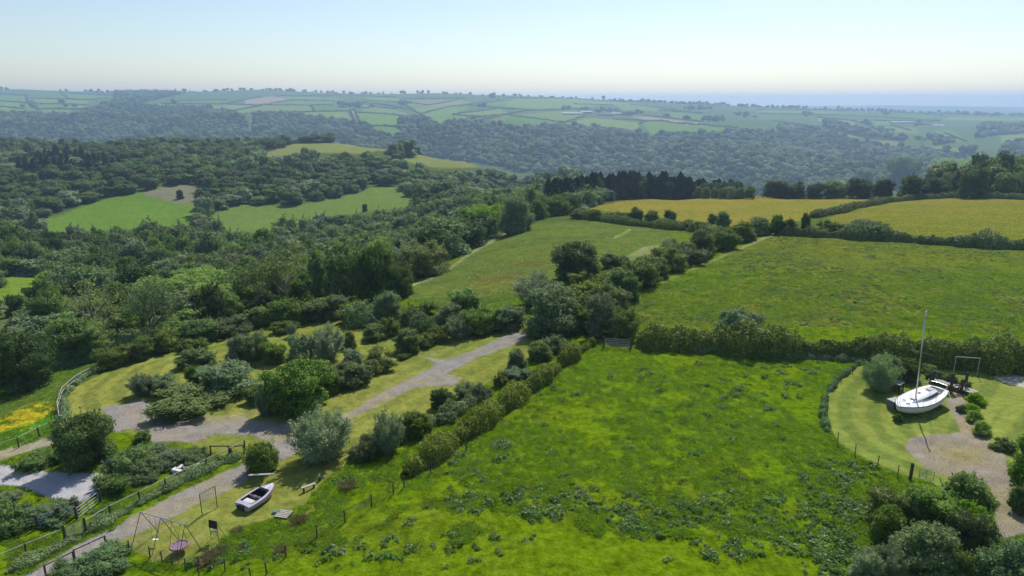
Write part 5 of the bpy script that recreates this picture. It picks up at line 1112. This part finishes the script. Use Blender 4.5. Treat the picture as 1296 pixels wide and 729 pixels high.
# speed boat
def speedboat():
    st, bo = at(307, 647), at(347, 622); c = (st+bo)/2; d = bo-st; rz = math.atan2(d.y, d.x); Lg = Vector((d.x, d.y)).length; k = Lg/4.8
    e = empty('speed_boat', (c.x, c.y, hz(c.x, c.y)), rz, 'small faded lilac speed boat with a dark open cockpit on the grass', 'speed boat')
    xs = [-2.4, -1.8, -.9, 0, .8, 1.5, 2.0, 2.3, 2.42]; hb = [.82, .88, .92, .90, .78, .55, .32, .13, .02]; rg = []
    for x, b in zip(xs, hb):
        s = .62+.02*(x+2); rise = max(0, (x-.6))**2*.12; rg.append([(x*k, -b, s), (x*k, -b*.97, s-.16), (x*k, -b*.86, .22+rise), (x*k, 0, .04+rise), (x*k, b*.86, .22+rise), (x*k, b*.97, s-.16), (x*k, b, s)])
    h = MB(); h.loft(rg, closed=False, cap=False); h.f.append(tuple(range(7))); h.build('hull', GELP, e)
    s = MB()
    for a, b in zip(rg[:-1], rg[1:]):
        for i, g_ in ((1, -1), (5, 1)):
            A, B = Vector(a[i]), Vector(b[i]); o_ = Vector((0, g_*.012, 0)); q = [A+o_, B+o_, B+o_+Vector((0, 0, -.09)), A+o_+Vector((0, 0, -.09))]; s.add(q, [(0, 1, 2, 3)])
    s.build('stripe', PINK, e)
    P = []; F = []
    for x, b in zip(xs, hb):
        s_ = .62+.02*(x+2)
        for y in (-1, -.74, 0, .74, 1): P.append((x*k, b*y, s_+.07*(1-abs(y))+(.05 if x > .5 else 0)))
    for i in range(len(xs)-1):
        for j in range(4):
            if j in (1, 2) and 1 <= i <= 3: continue
            F.append((i*5+j, (i+1)*5+j, (i+1)*5+j+1, i*5+j+1))
    MB().add(P, F).build('deck', GELP, e)
    w = MB(); x0, x1, y_ = -1.8*k, .8*k, .64; w.add([(x0, -y_, .25), (x1, -y_*.9, .25), (x1, y_*.9, .25), (x0, y_, .25), (x0, -y_, .68), (x1, -y_*.9, .70), (x1, y_*.9, .70), (x0, y_, .68)], [(0, 1, 2, 3), (0, 4, 5, 1), (1, 5, 6, 2), (2, 6, 7, 3), (3, 7, 4, 0)]); w.build('cockpit', BLK, e)
    for y_ in (-.3, .3):
        q = MB(); q.box((-.2, y_, .42), (.45, .42, .14)).box((-.42, y_, .62), (.1, .42, .34), ry=-.2); q.build('seat', GREY, e, bevel=.03)
    q = MB(); q.box((-1.35*k, 0, .45), (.5, 1.0, .3)); q.build('engine_cover', plain('pale_cover', (.55,.54,.52), .6), e, bevel=.04)
    q = MB(); q.box((.95*k, 0, .80), (.05, 1.1, .20), ry=-.5); q.build('windscreen', GLASS, e)
    q = MB(); q.box((1.7*k, 0, .80), (1.3*k, .14, .03)); q.build('deck_stripe', WHITE, e)
    q = MB(); q.box((-2.45*k, 0, .38), (.14, .5, .5)).box((-2.45*k, .45, .3), (.1, .2, .3)); q.build('transom_bracket', BLK, e)
speedboat()
# black easel board
p = at(272, 683); e = empty('easel_board', p, R(-18), 'black board on thin steel legs standing at the lawn edge', 'board'); MB().box((0, 0, 1.32), (.75, .05, .62), rx=-.12).build('board', BOARD, e)
for s_ in (-1, 1): MB().tube((s_*.34, 0, -.05), (s_*.34, 0, 1.65), .025, n=6).build('leg', STEEL, e); MB().tube((s_*.34, .7, -.05), (s_*.34, .03, 1.4), .02, n=6).build('leg', STEEL, e)
m = MB(); m.tube((-.34, 0, .8), (.34, 0, .55), .02, n=6).tube((-.34, 0, .45), (.34, 0, .45), .02, n=6).tube((-.34, 0, .5), (.34, 0, .85), .02, n=6); m.build('brace', STEEL, e); MB().box((-.02, -.06, .78), (.4, .03, .22), rx=.3).build('ledge', plain('pale_ledge', (.5,.5,.52), .6), e)
# swing frame with a basket swing
def swings():
    f = [at(165, 698), at(202, 674), at(192, 704), at(226, 683), at(225, 712), at(254, 694)]
    hh = 2.6; tops = []
    e = empty('garden_swing', (f[0]+f[5])/2, 0, 'long rusty swing frame with three pairs of thin legs', 'swing'); o = e.location.copy(); bar = MB()
    for i in range(3):
        a, b = f[2*i], f[2*i+1]; c = (a+b)/2; t = Vector((c.x, c.y, c.z+hh)); tops.append(t)
        for q in (a, b): MB().tube(q-o+Vector((0, 0, -.05)), t-o, .028, n=6).build('leg', STEEL, e)
        if i < 3: MB().tube(a-o+Vector((0, 0, .02)), b-o+Vector((0, 0, .02)), .022, n=6).build('ground_bar', STEEL, e)
    ext = (tops[2]-tops[0]).normalized()*.3
    MB().tube(tops[0]-o-ext, tops[2]-o+ext, .038, n=8).build('crossbar', GALV, e)
    c = tops[1].lerp(tops[2], .62); s = empty('basket_swing', (c.x, c.y, hz(c.x, c.y)), 0, 'round pink basket swing hanging from the rusty frame', 'swing')
    z0 = .62; m = MB(); R_ = .62; ring = [Vector((math.cos(a)*R_, math.sin(a)*R_, z0+.02*math.cos(a))) for a in np.linspace(0, 2*math.pi, 25)]
    m.path(ring, .075, 8); m.build('ring', ROPE, s, smooth=True)
    n_ = MB()
    for i in range(-4, 5):
        q = i/4.6*R_; L_ = math.sqrt(R_*R_-q*q); n_.tube((q, -L_, z0), (q, L_, z0), .014, n=4).tube((-L_, q, z0), (L_, q, z0), .014, n=4)
    MB().tube((0, 0, z0-.03), (0, 0, z0-.02), .52, .52, 20).build('mat', plain('purple_mat', (.20,.10,.20), .8), s); n_.build('net', plain('grey_rope', (.45,.42,.45), .8), s)
    r_ = MB(); d = (tops[2]-tops[0]).normalized()
    for sg in (-1, 1):
        T = Vector((0, 0, hh-.05))+d*sg*.45
        for a in (sg*.6, sg*.6+math.pi/2*sg): pass
        for v_ in (-.45, .45): n2 = Vector((-d.y, d.x, 0)); r_.tube(T, Vector((0, 0, z0))+d*sg*.42+n2*v_, .014, n=4)
    r_.build('rope', WIRE, s)
    c = tops[0].lerp(tops[1], .55); s2 = empty('toddler_swing', (c.x, c.y, hz(c.x, c.y)), 0, 'small pale swing seat between the first two pairs of legs', 'swing seat'); MB().box((0, 0, .5), (.42, .18, .05)).build('seat', WHITE, s2); r_ = MB(); r_.tube((-.2, 0, .5), (-.2, 0, hh-.06), .01, n=4).tube((.2, 0, .5), (.2, 0, hh-.06), .01, n=4); r_.build('rope', WIRE, s2)
swings()
# satellite dish, rubble heap, brown tussocks
p = at(143, 603); e = empty('satellite_dish', p, 0, 'small grey dish on a pole at the right corner of the concrete yard', 'dish'); MB().tube((0, 0, -.1), (0, 0, 1.1), .035, n=8).build('pole', GALV, e)
m = MB(); rings = [[(math.cos(a)*r_, -.12+.35*r_*r_*-1+.12, 1.35+math.sin(a)*r_) for a in np.linspace(0, 2*math.pi, 20, endpoint=False)] for r_ in (.02, .2, .35, .5)]; m.loft(rings, cap=False); m.tube((0, -.1, 1.1), (0, -.6, 1.3), .02, n=6); m.build('dish', plain('dish_grey', (.22,.27,.36), .5), e)
p = at(238, 597); m = MB(); gg = random.Random(5)
for _ in range(26): m.box((gg.gauss(0, .75), gg.gauss(0, .28), gg.uniform(.05, .3)), (gg.uniform(.25, .7), gg.uniform(.15, .4), gg.uniform(.08, .3)), rz=gg.uniform(0, 3), rx=gg.uniform(-.5, .5), ry=gg.uniform(-.4, .4))
tag(m.build('rubble_heap', RUBBLE, None, p, 0, .03), 'heap of pale broken slabs in the grass beside the rail fence', 'rubble')
BT = [blade_mesh('seed_tuft', 420, 1.0, .42, .014, L['seed'], 530+i, .4) for i in range(2)]
for i, (x_, y_, s_, l_) in enumerate([(378,660,.9,'brown grass tuft right of the pallet'),(301,672,.6,'small brown tuft at the lawn edge above the board'),(262,711,1.0,'brown tuft at the left end of the long brown clump'),(272,704,.95,'brown tuft in the middle of the long brown clump'),(280,699,.8,'brown tuft at the right end of the long brown clump'),(440,617,.9,'rounded brown tuft alone in the bright grass'),(355,697,.65,'brown tuft near the pasture wire fence'),(304,694,.45,'faint brown tuft in the bright grass below the board')]):
    p = at(x_, y_); o = link('grass_tussock', BT[i % 2], None, p-Vector((0, 0, .05))); o.scale = (s_, s_, s_*.8); o.rotation_euler.z = i; tag(o, l_, 'grass tuft')
# hollow in the shade, pale path slab near lawn
# ------------------------------------------------------------------ distant farms
def barn(px, py, wpx, dpt, h, roofh, mw, mr, name, label, rz=0, ymin=1500):
    p = at(px, py, ymin); wd = wpx*mpp(p); e = empty(name, p, rz, label, 'barn' if 'shed' in label else 'house'); w_, d_ = wd/2, dpt/2
    MB().box((0, 0, h/2-1), (wd, dpt, h+2)).build('wall', mw, e)
    r_ = MB(); r_.add([(-w_-.4, -d_-.5, h), (w_+.4, -d_-.5, h), (w_+.4, 0, h+roofh), (-w_-.4, 0, h+roofh), (-w_-.4, d_+.5, h), (w_+.4, d_+.5, h)], [(0, 1, 2, 3), (3, 2, 5, 4), (0, 3, 4), (1, 5, 2), (0, 4, 5, 1)]); ro = r_.build('roof', mr, e)
    n_ = max(2, int(wd/7))
    if 'house' in label:
        for i in range(n_): MB().box((-w_+wd*(i+.5)/n_, -d_-.03, h*.55), (1.2, .08, 1.4)).build('window', GLASS, e)
        MB().box((w_*.6, 0, h+roofh+.3), (1, 1, 1.8)).build('chimney', mw, ro)
    else: MB().box((0, -d_-.04, h*.42), (min(5, wd*.3), .1, h*.8)).build('door', SLATE, e)
fm_ = [(724,145,26,16,5,3,SHED,ROOF,'barn','long pale roofed shed left of the farm trees on the hill'),(742,143,14,14,5,3,SHED,ROOF,'barn','shorter grey shed just right of the long one on the hill'),(766,146,20,14,5,3,SHED,SLATE,'barn','brown shed under the farm trees on the hill'),(780,145,12,14,5,3,SHED,ROOF,'barn','small shed at the right end of the hill farm'),(756,142,6,8,6,3,HOUSEW,SLATE,'farmhouse','white gabled house between the hill sheds'),
 (434,136,12,12,5,3,SHED,SLATE,'barn','dark shed at the left end of the hamlet'),(448,133,8,8,6,3,HOUSEW,SLATE,'farmhouse','pale house at the end of the straight lane'),(458,136,12,12,5,3,SHED,ROOF,'barn','grey roofed shed right of the lane head'),(466,137,6,10,5,3,SHED,SLATE,'barn','small dark shed at the right end of the hamlet'),
 (1137,156,22,18,5,3,SHED,ROOF,'barn','wide white roofed shed on the right hillside'),(1151,156,9,12,5,3,SHED,ROOF,'barn','short shed right of the wide white one'),(1172,158,10,12,5,3,SHED,SLATE,'barn','low brown shed between the white roofs'),(1187,160,14,16,4,3,HOUSEW,ROOF,'barn','bright white shed lowest on the right hillside'),(930,144,7,9,6,3,HOUSEW,SLATE,'farmhouse','small white house on the far slope near the wood'),(1197,149,4,8,6,3,HOUSEW,SLATE,'farmhouse','tiny white house under the long ridge trees'),(1167,184,3,8,6,3,HOUSEW,SLATE,'farmhouse','tiny white house among the valley trees on the right')]
for a in fm_: barn(*a, rz=.05)
barn(153, 188, 9, 8, 5, 3, HOUSEW, SLATE, 'farmhouse', 'pale little house hidden in the ridge wood on the left', ymin=600)
# ------------------------------------------------------------------ haze
def haze():
    b = MB(); top = 116; b.box((0, 0, (top-300)/2), (24800, 24800, top+300)); m = bpy.data.materials.new('haze'); t, o = nodes(m)
    v = N(t, 'ShaderNodeVolumePrincipled'); v.inputs['Density'].default_value = HAZE_DENSITY; v.inputs['Color'].default_value = (.50, .68, 1.0, 1); v.inputs['Anisotropy'].default_value = .3
    t.links.new(v.outputs[0], o.inputs['Volume'])
    tag(b.build('haze', m), kind='stuff')
haze()
